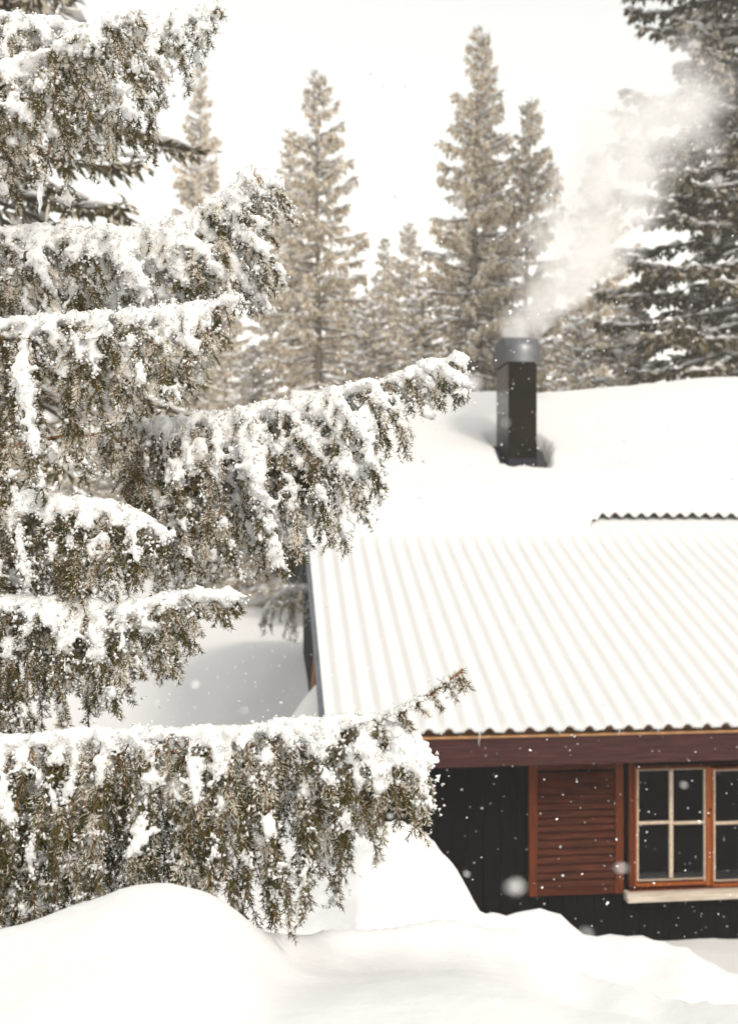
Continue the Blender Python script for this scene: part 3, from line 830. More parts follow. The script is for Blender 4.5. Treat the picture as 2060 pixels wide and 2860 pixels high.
def make_branch(axis_px, low, seed, snow=1.0, frost=0.6, lean=0.35, spacing=0.040, layers=(-1, 1), stem=0.009, to_trunk=True,
                label=None, dens=1450, parent=spruce0, base=BASE, nlen=0.0140, axis_snow=1.0, bare=None, wide=1.0, side_len=1.35, up_bias=0.5, voxel=0.0076, xmin=-260, vertical=0.0, cap=1.1):
    rng = np.random.default_rng(seed)
    pts = [P(*a) for a in axis_px]
    if to_trunk:
        pts = [np.array([TRUNK[0], TRUNK[1], pts[0][2] + 0.10])] + pts
    ax, su = resample(pts, 0.012)
    ax[:, 2] += 0.012 * fbm(su * 7, su * 0, seed + 70) * np.minimum(1, su / 0.3)
    Ltot = su[-1]
    br_mesh_v, br_mesh_f = tube_arrays(ax - base, np.maximum(0.0022, stem * (1 - 0.82 * su / Ltot)) * (1 + 0.15 * np.sin(su * 60)), 7)
    bo = link('branch', make_mesh('branch', br_mesh_v, [br_mesh_f], [M['twig_bark']], smooth=True), parent)
    if label: bo['label'] = label
    low = np.array(low, float)
    T = nrm(np.gradient(ax, axis=0))
    cen, rad = [], []
    tocam = np.array([0, -1.0, 0])
    pxs = ax[:, 0] / ax[:, 1] * F + CX; pys = CY - (ax[:, 2] - CZ) / ax[:, 1] * F
    # snow ridge along the branch
    cl = fbm(su * 16, su * 0, seed + 5)
    for i in range(len(ax)):
        if pxs[i] < xmin - 60: continue
        if bare is not None and any(a < pxs[i] < c for a, c in bare): continue
        rel = su[i] / Ltot
        r = (0.0215 - 0.0125 * rel ** 1.5) * axis_snow * (1.0 + 0.5 * cl[i])
        if r > 0.006:
            cen.append(ax[i] + np.array([0, rng.normal(0, 0.006), r * 0.62])); rad.append(r)
            if rng.random() < 0.8:
                cen.append(ax[i] + np.array([0, -0.016 * rng.random() - 0.006, r * 0.25])); rad.append(r * 0.75)
            if rng.random() < 0.5:
                cen.append(ax[i] + np.array([0, 0.02 * rng.random() + 0.004, r * 0.2])); rad.append(r * 0.75)
    # needles on the branch's own outer end
    i0 = int(len(ax) * (0.60 if to_trunk else 0.25))
    v, f, mi = needle_mesh(ax[i0:-1] - base, ax[i0 + 1:] - base, rng, dens * 1.2, nlen * 1.05, frost * 0.7, up_bias, wide)
    link('tip_shoot', make_mesh('tip_shoot', v, [f], [M['needle'], M['frost']], mi), bo)
    # hanging twigs
    s = 0.0; k = 0
    while s < Ltot - 0.012:
        s += spacing * rng.uniform(0.4, 1.6) / len(layers) * 2 * 0.5 * (1.0 + 0.9 * float(vnoise(s * 23.0, seed * 2.7, 4)))
        i = min(len(ax) - 1, int(s / Ltot * (len(ax) - 1)))
        if pxs[i] < xmin: continue
        k += 1
        ly = layers[k % len(layers)]
        p0 = ax[i]; d = p0[1]
        le = lean * rng.uniform(0.6, 1.4) * (0.45 + 1.15 * np.clip((pxs[i] - max(xmin, 0)) / max(60.0, pxs[-1] - max(xmin, 0)), 0, 1))
        # how far down this one hangs
        xe = pxs[i]
        for _ in range(3):
            yl = np.interp(xe, low[:, 0], low[:, 1])
            dpx = max(18.0, (yl - pys[i]))
            xe = pxs[i] + le * dpx
        L = dpx / F * d * rng.choice([1.0, rng.uniform(0.5, 1.0), rng.uniform(0.85, 1.06)], p=[0.45, 0.25, 0.30])
        L = min(L, cap * (Ltot - s) + 0.035)
        L = max(0.03, L * (1.0 + 0.34 * float(vnoise(s * 17.0, seed * 1.3, 6)) * 1.4))
        n = max(5, int(L / 0.02))
        t = np.linspace(0, 1, n)
        outw = ly * rng.uniform(0.03, 0.10) * min(1.0, L / 0.2)
        # first outward and forward, then hanging
        fx = T[i][0]
        X = p0[0] + L * le * (1.25 * t - 0.25 * t ** 2) + 0.010 * np.sin(t * 5 + k) * L / 0.2
        Y = p0[1] + outw * np.sin(t * 1.7) + 0.006 * np.sin(t * 7 + 2 * k)
        drop = (t ** (1.0 + 0.45 * (1 - vertical)))
        Z = p0[2] + 0.012 * np.sin(np.clip(t * 9, 0, math.pi)) * (1 - vertical) - L * drop * (0.98)
        path = np.stack([X, Y, Z], 1)
        segs = [path]
        # side shoots
        Tw = nrm(np.gradient(path, axis=0))
        sl = 0.018
        ln = np.concatenate([[0], np.cumsum(np.linalg.norm(np.diff(path, axis=0), axis=1))])
        q = 0.02; sd = 1
        while q < ln[-1] - 0.008:
            sd = -sd
            pp = np.array([np.interp(q, ln, path[:, c]) for c in range(3)])
            tw = nrm(np.array([np.interp(q, ln, Tw[:, c]) for c in range(3)]))
            lat = np.array([sd * rng.uniform(0.35, 1.0), rng.normal(0, 0.55), 0.0])
            l2 = side_len * rng.uniform(0.022, 0.066) * (1 - 0.55 * q / ln[-1]) * min(1, 0.45 + L / 0.25)
            d1 = nrm(tw * 0.75 + lat * 0.75)
            d2 = nrm(d1 + np.array([0, 0, -0.8]))
            segs.append(np.stack([pp, pp + d1 * l2 * 0.5, pp + d1 * l2 * 0.5 + d2 * l2 * 0.55]))
            q += sl * rng.uniform(0.7, 1.5)
        A = np.concatenate([g[:-1] for g in segs]) - p0; B = np.concatenate([g[1:] for g in segs]) - p0
        v, f, mi = needle_mesh(A, B, rng, dens, nlen, frost * rng.uniform(0.55, 1.35), up_bias, wide)
        V = [v]; FF = [f]; MI = [mi]; nb = len(v)
        for g in segs:
            r0 = 0.0018 if g is path else 0.0009
            tv, tf = tube_arrays(g - p0, r0 * np.linspace(1, 0.45, len(g)), 3)
            tf3 = np.concatenate([tf[:, :3], tf[:, [0, 2, 3]]])
            V.append(tv); FF.append(tf3 + nb); MI.append(np.full(len(tf3), 2)); nb += len(tv)
        me = make_mesh('twig', np.concatenate(V), [np.concatenate(FF)], [M['needle'], M['frost'], M['twig_bark']], np.concatenate(MI))
        link('twig', me, bo, p0 - base)
        # snow riding on the twig's upper side
        amt = snow * rng.uniform(0.45, 1.25) * min(1.0, 0.45 + L / 0.16)
        if ly > 0: amt *= 0.75
        for gi, g in enumerate(segs):
            gl = np.linalg.norm(np.diff(g, axis=0), axis=1).sum()
            m = max(2, int(gl / 0.0075))
            uu = np.linspace(0, 1, m)
            cs = np.concatenate([[0], np.cumsum(np.linalg.norm(np.diff(g, axis=0), axis=1))]) / gl
            gp = np.stack([np.interp(uu, cs, g[:, c]) for c in range(3)], 1)
            gt = nrm(np.gradient(gp, axis=0))
            upn = np.array([0, 0, 1.0]) - gt[:, 2:3] * gt
            flat = np.linalg.norm(upn, axis=1)
            upn = upn + tocam * 0.35
            upn = nrm(upn)
            cn = fbm(uu * gl * 22 + k * 3.1, uu * 0 + gi * 1.7, seed + 9)
            for j in range(m):
                relt = uu[j] if gi == 0 else 0.6
                a = amt * (0.20 + 1.0 * flat[j]) * (1.16 - 0.85 * relt) + cn[j] * 1.15 - 0.45
                if gi > 0: a -= 0.30
                if a > 0.05:
                    r = min(0.0155, 0.0042 + 0.017 * a) * (0.75 if gi else 1.0)
                    cen.append(gp[j] + upn[j] * (0.004 + r * 0.45) + rng.normal(0, 0.0022, 3)); rad.append(r)
                    if gi == 0:
                        for _ in range(2):
                            rs = r * rng.uniform(0.35, 0.85)
                            cen.append(gp[j] + upn[j] * 0.004 + np.array([rng.normal(0, 0.016), rng.normal(0, 0.011), rng.normal(-0.003, 0.008)])); rad.append(rs)
    if cen:
        crumbs(np.array(cen) - base, np.array(rad), bo, rng, 2 if voxel < 0.01 else 2, voxel / 0.0052)
        snow_mesh('snow', np.array(cen) - base, rad, voxel, M['snow_twig'], bo, (0, 0, 0), 0.0016 * voxel / 0.0052, rng)
    return bo

BR = [
 dict(axis_px=[(-420,10,2.9),(-100,35,2.8),(100,72,2.75),(300,96,2.72),(450,76,2.7),(560,52,2.68),(612,28,2.68)],
      low=[(-300,600),(-100,560),(30,560),(130,540),(250,520),(350,450),(430,380),(500,300),(560,170),(620,90)], seed=11, snow=1.25, frost=0.9, lean=0.10, label='topmost branch with a thick white curtain of twigs'),
 dict(axis_px=[(-420,420,2.5),(-200,280,2.4),(30,188,2.35),(160,140,2.33),(270,88,2.3),(382,38,2.28)],
      low=[(-300,640),(30,500),(100,500),(150,430),(210,330),(290,230),(390,70)], seed=12, snow=1.0, frost=0.75, lean=0.45, stem=0.007, axis_snow=0.75, bare=[(150,400)]),
 dict(axis_px=[(-420,640,2.9),(30,662,2.8),(200,654,2.78),(350,664,2.76),(500,632,2.74),(600,590,2.72),(680,522,2.7),(706,478,2.7)],
      low=[(-300,930),(0,910),(200,905),(350,905),(450,895),(560,880),(650,860),(720,800),(770,700),(800,600)], seed=13, snow=1.55, frost=0.85, lean=0.55, axis_snow=1.2, spacing=0.031, label='branch under heavy slanting ridges of snow'),
 dict(axis_px=[(600,592,2.72),(690,545,2.7),(740,520,2.68),(785,524,2.68)], low=[(560,700),(700,680),(800,640),(830,560)], seed=14, snow=1.4, frost=0.8, lean=0.5, to_trunk=False, stem=0.005),
 dict(axis_px=[(-420,900,2.7),(30,918,2.6),(150,902,2.58),(260,886,2.56),(380,888,2.55),(450,896,2.55),(560,868,2.54),(655,842,2.53)],
      low=[(-300,1480),(0,1470),(60,1470),(130,1430),(200,1350),(300,1255),(365,1175),(430,1165),(530,1175),(570,1090),(620,1030),(690,1000),(720,900)], seed=15, snow=1.1, frost=0.85, lean=0.16, axis_snow=1.05, spacing=0.030, label='branch with long brownish hanging twigs'),
 dict(axis_px=[(-420,1290,3.0),(100,1240,2.9),(360,1196,2.8),(430,1196,2.78),(540,1188,2.76),(700,1155,2.74),(850,1120,2.72),(1000,1080,2.7),(1120,1055,2.7),(1200,1025,2.68),(1285,1004,2.66)],
      low=[(330,1530),(400,1640),(450,1720),(530,1740),(570,1640),(620,1670),(700,1630),(760,1650),(830,1600),(900,1530),(990,1410),(1060,1290),(1160,1180),(1220,1105),(1300,1055)], seed=16, snow=1.15, frost=0.75, lean=0.36, bare=[(100,540)], xmin=330, stem=0.010, cap=0.95, spacing=0.032, label='longest branch, reaching over the cabin roof, orange bark bare at its base'),
 dict(axis_px=[(300,1230,2.95),(430,1225,2.92),(600,1215,2.9),(780,1180,2.88),(900,1150,2.86)], low=[(330,1580),(450,1680),(540,1700),(620,1640),(760,1620),(850,1550),(950,1440)], seed=33, snow=0.35, frost=0.5, lean=0.2, to_trunk=False, axis_snow=0.4, cap=4.0, xmin=330, dens=1100),
 dict(axis_px=[(1180,1032,2.69),(1230,1040,2.66),(1278,1072,2.63)], low=[(1100,1120),(1300,1120)], seed=17, snow=1.6, frost=0.9, lean=0.4, to_trunk=False, stem=0.004),
 dict(axis_px=[(-420,1345,2.7),(60,1388,2.55),(200,1402,2.53),(330,1430,2.5),(430,1470,2.48),(458,1502,2.47)],
      low=[(-300,1720),(0,1720),(100,1670),(200,1690),(300,1710),(380,1650),(430,1610),(470,1560)], seed=18, snow=1.0, frost=0.6, lean=0.14, spacing=0.030, label='short branch bending down at its tip'),
 dict(axis_px=[(-420,1640,2.65),(30,1684,2.5),(200,1702,2.48),(300,1706,2.46),(420,1690,2.45),(520,1668,2.44),(662,1676,2.42)],
      low=[(-300,2060),(0,2060),(200,2060),(260,2020),(330,1970),(420,1920),(480,1900),(560,1760),(630,1745),(670,1710)], seed=19, snow=1.15, frost=0.65, lean=0.28, spacing=0.030, cap=1.6, label='branch with a bare pointed tip above the open snow'),
 dict(axis_px=[(-420,1710,2.75),(30,1740,2.62),(150,1760,2.6),(260,1790,2.58)], low=[(-300,2060),(0,2070),(200,2060),(300,1950)], seed=29, snow=0.8, frost=0.5, lean=0.2, axis_snow=0.7),
 dict(axis_px=[(-420,1440,2.85),(30,1470,2.74),(180,1490,2.72),(300,1530,2.7)], low=[(-300,1760),(0,1760),(200,1740),(320,1690)], seed=31, snow=0.6, frost=0.5, lean=0.1, axis_snow=0.6, cap=3.0),
 dict(axis_px=[(-420,2095,2.4),(30,2068,2.22),(300,2058,2.2),(600,2047,2.18),(850,2028,2.16),(1000,2018,2.15),(1110,2030,2.14),(1185,2110,2.13)],
      low=[(-300,2640),(0,2640),(110,2640),(200,2590),(300,2540),(600,2540),(700,2560),(780,2610),(835,2590),(870,2490),(950,2440),(1050,2440),(1110,2350),(1180,2320),(1230,2260)], seed=20, snow=0.85, frost=0.75, lean=0.06, spacing=0.030, dens=1350, label='lowest branch, a wide dark curtain hanging to the snow bank', vertical=0.7, side_len=1.15, cap=9.0),
 dict(axis_px=[(-420,2120,2.6),(30,2110,2.42),(300,2100,2.40),(600,2090,2.38),(850,2085,2.36),(1000,2100,2.34)],
      low=[(-300,2640),(0,2640),(200,2600),(400,2580),(600,2580),(800,2600),(870,2480),(1050,2420)], seed=21, snow=0.25, frost=0.25, lean=0.05, spacing=0.028, dens=900, axis_snow=0.5, vertical=0.7, side_len=1.3, cap=9.0),
 dict(axis_px=[(880,2040,2.17),(1050,2010,2.13),(1140,1972,2.11),(1215,1925,2.1),(1292,1872,2.08)], low=[(900,2100),(1100,2050),(1200,1995),(1260,1940),(1300,1890)], spacing=0.055, seed=22, snow=0.45, frost=0.6, lean=0.35, to_trunk=False, stem=0.006, axis_snow=0.7, bare=[(1180,1300)], label='upturned orange branch tip before the roof'),
]
for b_ in BR:
    make_branch(**b_)

# icicle under the upper branch
q0 = P(112, 512, 2.36)
ice = MB().tube([q0 - BASE + np.array([0.002 * math.sin(k * 2), 0, -0.075 * k / 6]) for k in range(7)], [0.0075, 0.007, 0.0062, 0.006, 0.0045, 0.003, 0.0008], 8).build('icicle', M['ice'], spruce0, True)

# ------------------------------------------------------------------ background spruces
def far_spruce_arrays(rng, H, R, crown0, twig=0.44, step=0.055, fan=5, frost=0.5, wmul=1.0, whorl=0.50, nper=9, droop=0.35, power=0.8, jz=0.32):
    V = []; Fc = []; MI = []; nb = 0
    SV = []; SF = []; ns = 0
    octv = np.array([[1,0,0],[-1,0,0],[0,1,0],[0,-1,0],[0,0,1],[0,0,-1]], float)
    octf = np.array([[0,2,4],[2,1,4],[1,3,4],[3,0,4],[0,3,2],[1,2,3]])
    octv[4, 2] = 1.6; octv[5, 2] = 0
    BV = []; BF = []; nbb = 0
    z = crown0
    while z < H - 0.15:
        hrel = (z - crown0) / (H - crown0)
        n = max(3, int(nper * (1 - 0.35 * hrel)))
        ph = rng.uniform(0, 6.28)
        for b in range(n):
            a = ph + 6.283 * b / n + rng.normal(0, 0.22)
            l = R * (1 - hrel) ** power * rng.uniform(0.5, 1.15) + 0.12
            zz = z + rng.uniform(-jz, jz) * whorl
            if zz > H - 0.05 or rng.random() < 0.10: continue
            el = math.radians(30 * hrel ** 1.5 - 14 * (1 - hrel)) + rng.normal(0, 0.09)
            m = max(3, int(l / 0.14))
            s = np.linspace(0, 1, m)
            r = l * s
            zc = zz + r * math.tan(el) - droop * l * s ** 1.6 * (1 - 0.5 * hrel) + 0.22 * l * s ** 4
            out = np.array([math.cos(a), math.sin(a), 0.0]); lat = np.array([-math.sin(a), math.cos(a), 0.0])
            axp = out[None] * r[:, None]; axp[:, 2] = zc
            tv, tf = tube_arrays(axp, np.maximum(0.008, 0.012 + 0.016 * l * (1 - s) * 0.6), 3)
            BV.append(tv); BF.append(tf + nbb); nbb += len(tv)
            nt = max(4, int(l / step * 1.6))
            u = np.sqrt(rng.uniform(0.02, 1, nt))
            p = np.stack([np.interp(u, s, axp[:, c]) for c in range(3)], 1)
            sgn = rng.choice([-1, 1], nt)
            tl = twig * rng.uniform(0.45, 1.15, nt) * (0.28 + 0.72 * min(1, l / 1.2)) * (1.1 - 0.45 * u)
            d = out[None] * rng.uniform(0.15, 0.7, (nt, 1)) + lat[None] * (sgn * rng.uniform(0.15, 0.95, nt))[:, None]
            d[:, 2] += rng.uniform(-1.05, 0.10, nt)
            d = nrm(d)
            # every twig is a fan of slim tapering sprays
            pp = np.repeat(p, fan, 0); dd = np.repeat(d, fan, 0); ll = np.repeat(tl, fan)
            kk = np.tile(np.arange(fan), nt)
            off = rng.uniform(0, 0.55, nt * fan) * (kk > 0)
            pp = pp + dd * (ll * off)[:, None]
            dd2 = nrm(dd + rng.normal(0, 0.42, (nt * fan, 3)) * (kk > 0)[:, None] + np.array([0, 0, -0.25]) * (kk > 0)[:, None])
            l3 = ll * np.where(kk > 0, rng.uniform(0.3, 0.65, nt * fan), 1.0)
            sd = nrm(np.cross(dd2, rng.normal(size=(nt * fan, 3))))
            w = wmul * rng.uniform(0.016, 0.034, (nt * fan, 1))
            v = np.stack([pp - sd * w * 0.5, pp + dd2 * (l3 * 0.45)[:, None] - sd * w, pp + dd2 * l3[:, None], pp + dd2 * (l3 * 0.45)[:, None] + sd * w], 1)
            nq = len(pp)
            V.append(v.reshape(-1, 3)); Fc.append(np.arange(nq * 4).reshape(-1, 4) + nb); nb += nq * 4
            pf = frost * (0.92 + 0.3 * dd2[:, 2]) + 0.18 * (vnoise(pp[:, 0] * 1.2 + 50, pp[:, 2] * 1.6 + a, 3)) * 2
            MI.append((rng.random(nq) < pf).astype(int))
            # snow pads on top
            nsn = max(3, int(l / 0.10))
            us = rng.uniform(0.12, 1.0, nsn)
            ps = np.stack([np.interp(us, s, axp[:, c]) for c in range(3)], 1) + lat[None] * rng.normal(0, 0.06, nsn)[:, None]
            keep = rng.random(nsn) < 0.8
            ps = ps[keep]; nsn = len(ps)
            if nsn:
                r1 = rng.uniform(0.09, 0.24, nsn) * (0.6 + 0.4 * min(1, l)); r2 = rng.uniform(0.06, 0.14, nsn); r3 = rng.uniform(0.03, 0.06, nsn)
                dz = np.gradient(zc, r + 1e-6).mean()
                o3 = nrm(np.array([out[0], out[1], dz]))
                vv = ps[:, None, :] + octv[None, :, 0:1] * r1[:, None, None] * o3 + octv[None, :, 1:2] * r2[:, None, None] * lat + octv[None, :, 2:3] * r3[:, None, None] * np.array([0, 0, 1.0])
                vv[:, :, 2] += 0.03
                SV.append(vv.reshape(-1, 3)); SF.append((octf[None] + (np.arange(nsn) * 6)[:, None, None]).reshape(-1, 3) + ns); ns += nsn * 6
        z += whorl * rng.uniform(0.75, 1.2) * (0.55 + 0.45 * (1 - hrel))
    return np.concatenate(V), np.concatenate(Fc), np.concatenate(MI), np.concatenate(SV), np.concatenate(SF), np.concatenate(BV), np.concatenate(BF)

def far_spruce(seed, H, R, crown0=0.4, hoar=True, **kw):
    rng = np.random.default_rng(seed)
    V, Fc, MI, SV, SF, BV, BF = far_spruce_arrays(rng, H, R, crown0, **kw)
    cr = make_mesh('crown', V, [Fc], [M['hoar_haze_needle' if hoar else 'far_needle'], M['far_frost']], MI)
    sn = make_mesh('snow', SV, [SF], [M['snow']], smooth=True)
    li = make_mesh('limbs', BV, [BF], [M['pale_bark' if hoar else 'bark']], smooth=True)
    k = np.linspace(0, 1, 14)
    tpts = np.stack([0.05 * np.sin(k * 5 + seed), 0.05 * np.cos(k * 4 + seed), -0.5 + (H + 0.5) * k], 1)
    tv, tf = tube_arrays(tpts, np.maximum(0.015, (0.012 * H + 0.02) * (1 - k * 0.97)), 10)
    tr = make_mesh('trunk', tv, [tf], [M['pale_bark' if hoar else 'bark']], smooth=True)
    return tr, li, cr, sn

def place_spruce(meshes, px, d, label, rot=0.0, scale=1.0, sxy=None, name='spruce_tree', sink=0.15):
    x = d * (px - CX) / F
    z = ground_z(x, d) - sink
    e = empty(name, (x, d, z), rot)
    e.scale = (sxy or scale, sxy or scale, scale)
    e.rotation_euler = (0.02 * math.sin(px * 1.7), 0.02 * math.cos(px * 2.3), rot)
    tag(e, label, 'spruce tree', 'spruces beyond the cabin')
    link('trunk', meshes[0], e)
    li = link('limbs', meshes[1], e)
    link('crown', meshes[2], e)
    link('snow', meshes[3], e)
    return e

def top_scale(px, py, d, H):
    x = d * (px - CX) / F
    return (CZ + d * (CY - py) / F - (ground_z(x, d) - 0.15)) / H

HA = 16.0
mA = far_spruce(101, HA, 3.4, 0.6, frost=1.0, wmul=1.3)
mB = far_spruce(102, HA, 2.4, 0.8, frost=1.05, wmul=1.3)
mC = mA
mD = far_spruce(104, 8.0, 1.9, 0.15, twig=0.30, frost=0.95, whorl=0.34, wmul=1.2)

def sp(meshes, H, px, py, d, label, rot, w=1.0, **k):
    s = top_scale(px, py, d, H)
    return place_spruce(meshes, px, d, label, rot, s, s * w, **k)

sp(mA, HA, 890, 180, 30.0, 'tall broad frosted spruce rising alone left of the chimney', 0.4, 0.92)
sp(mB, HA, 815, 360, 44.0, 'pale hazy spruce half hidden behind the broad frosted spruce', 1.4, 1.0)
sp(mB, HA, 540, 165, 38.0, 'slender pale spruce behind the upper snowy branches', 2.2, 0.85)
sp(mC, HA, 1298, 72, 28.0, 'tallest frosted spruce straight behind the chimney', 0.9, 0.80)
sp(mB, HA, 1346, 108, 29.2, 'narrow spruce whose tip stands beside the tallest one', 3.1, 0.9)
sp(mA, HA, 1448, 275, 30.0, 'shorter frosted spruce leaning on the tallest one, beside the smoke', 5.0, 0.85)
sp(mC, HA, 1128, 612, 42.0, 'small pointed spruce in the gap between the two tall ones', 1.9, 1.0)
sp(mB, HA, 1066, 662, 45.0, 'paler small spruce beside the pointed one in the gap', 0.2, 1.1)
sp(mD, 8.0, 700, 960, 34.0, 'low frosted spruce at the foot of the broad one', 0.6, 1.25)
sp(mD, 8.0, 1010, 830, 27.0, 'low bushy spruce just behind the roof ridge', 2.6, 1.2)
sp(mD, 8.0, 1170, 800, 26.5, 'young spruce behind the roof between gap and chimney', 4.1, 1.2)
sp(mD, 8.0, 1590, 880, 23.0, 'young bluish spruce beside the smoking chimney', 1.1, 1.2)
sp(mA, HA, 380, 720, 46.0, 'far spruce seen through the gaps of the snowy branches', 0.8, 1.1)
sp(mC, HA, 200, 640, 48.0, 'far dark spruce behind the left branches', 3.8, 1.1)
sp(mA, HA, 640, 800, 52.0, 'far spruce at the end of the snowfield', 4.4, 1.2)
sp(mC, HA, 960, 760, 55.0, 'hazy spruce deep behind the small pointed one', 2.4, 1.2)
sp(mA, HA, 1690, 420, 44.0, 'hazy spruce veiled by the smoke', 5.6, 1.0)
sp(mB, HA, 30, 600, 50.0, 'far spruce at the snowfield behind the drooping branches', 0.0, 1.3)
# two near, dark, big ones
mE = far_spruce(105, 22.0, 3.6, 0.5, hoar=False, twig=0.42, step=0.056, fan=6, frost=0.36, wmul=1.65, jz=0.9, whorl=0.36, nper=9, power=0.55, droop=0.42)
e6 = place_spruce(mE, 2090, 22.0, 'big dark spruce behind the right end of the roof, veiled by smoke', 0.7, 1.1, 1.2)
mF = far_spruce(106, 15.0, 2.2, 5.6, hoar=False, twig=0.36, step=0.052, fan=5, frost=0.42, wmul=0.8, whorl=0.40, nper=8, power=0.4, droop=0.45)
e1 = place_spruce(mF, -15, 10.5, 'dark spruce close behind the topmost snowy branch', 1.7, 1.0, 1.12)
place_spruce(mE, 2230, 28.0, 'dark spruce standing behind the big one at the roof end', 2.9, 1.0, 1.0)
sp(mD, 8.0, 1760, 850, 23.5, 'bushy low spruce behind the ridge under the big dark spruce', 0.3, 1.35)
sp(mD, 8.0, 1960, 880, 23.0, 'low snowy spruce at the right end of the ridge', 3.6, 1.3)

# ------------------------------------------------------------------ sapling behind the drift, dark hut far behind
sx, sy = P(877, 1880, 15.5)[:2]
sap = empty('sapling', (sx, sy, ground_z(sx, sy) - 0.05))
tag(sap, 'thin brown tree stem beside the roof edge with one drooping frosted bough', 'tree')
SB = np.array(sap.location)
MB().tube([(0.0, 0, -0.3), (0.01, 0, 0.5), (0.0, 0, 1.1), (0.06, 0, 1.8), (0.14, 0, 2.6)], [0.065, 0.058, 0.052, 0.045, 0.03], 9).build('trunk', M['twig_bark'], sap, True)
def sap_bough(pts, seed):
    make_branch(axis_px=pts, low=[(700, 1770), (800, 1800), (880, 1730)], seed=seed, snow=1.0, frost=0.9, lean=-0.1, spacing=0.22, to_trunk=False, dens=90, parent=sap, base=SB,
                nlen=0.05, axis_snow=1.9, wide=6.0, side_len=2.0, xmin=500, stem=0.02, voxel=0.02)
sap_bough([(880, 1650, 15.5), (840, 1640, 15.4), (790, 1650, 15.3), (745, 1690, 15.2), (730, 1740, 15.2)], 41)

hx, hy = P(875, 1623, 31.0)[:2]
hz = P(875, 1626, 31.0)[2]
hut = empty('hut', (hx, hy, hz - 0.6))
tag(hut, 'black timber hut glimpsed beyond the cabin roof edge', 'hut')
xl = P(806, 1623, 31)[0] - hx
def prism(x0b, x0t, x1b, x1t, y0, y1, z0, z1):
    return MB().add([(x0b,y0,z0),(x1b,y0,z0),(x1b,y1,z0),(x0b,y1,z0),(x0t,y0,z1),(x1t,y0,z1),(x1t,y1,z1),(x0t,y1,z1)],
                    [(0,3,2,1),(4,5,6,7),(0,1,5,4),(1,2,6,5),(2,3,7,6),(3,0,4,7)])
hw = prism(xl + 0.08, xl + 0.48, 3.0, 2.6, 0, 3.0, 0, 2.9).build('wall', M['black_wood'], hut)
prism(xl - 0.05, xl + 0.35, xl + 0.07, xl + 0.47, -0.08, 3.05, -0.3, 2.9).build('bargeboard', M['grey_board'], hut)
rf = MB().add([(xl + 0.1, -0.2, 2.9), (3.0, -0.2, 2.9), (1.2, -0.2, 4.0), (xl + 0.1, 3.2, 2.9), (3.0, 3.2, 2.9), (1.2, 3.2, 4.0)], [(0,1,2), (5,4,3), (0,2,5,3), (1,4,5,2), (0,3,4,1)]).build('roof', M['snow'], hut)

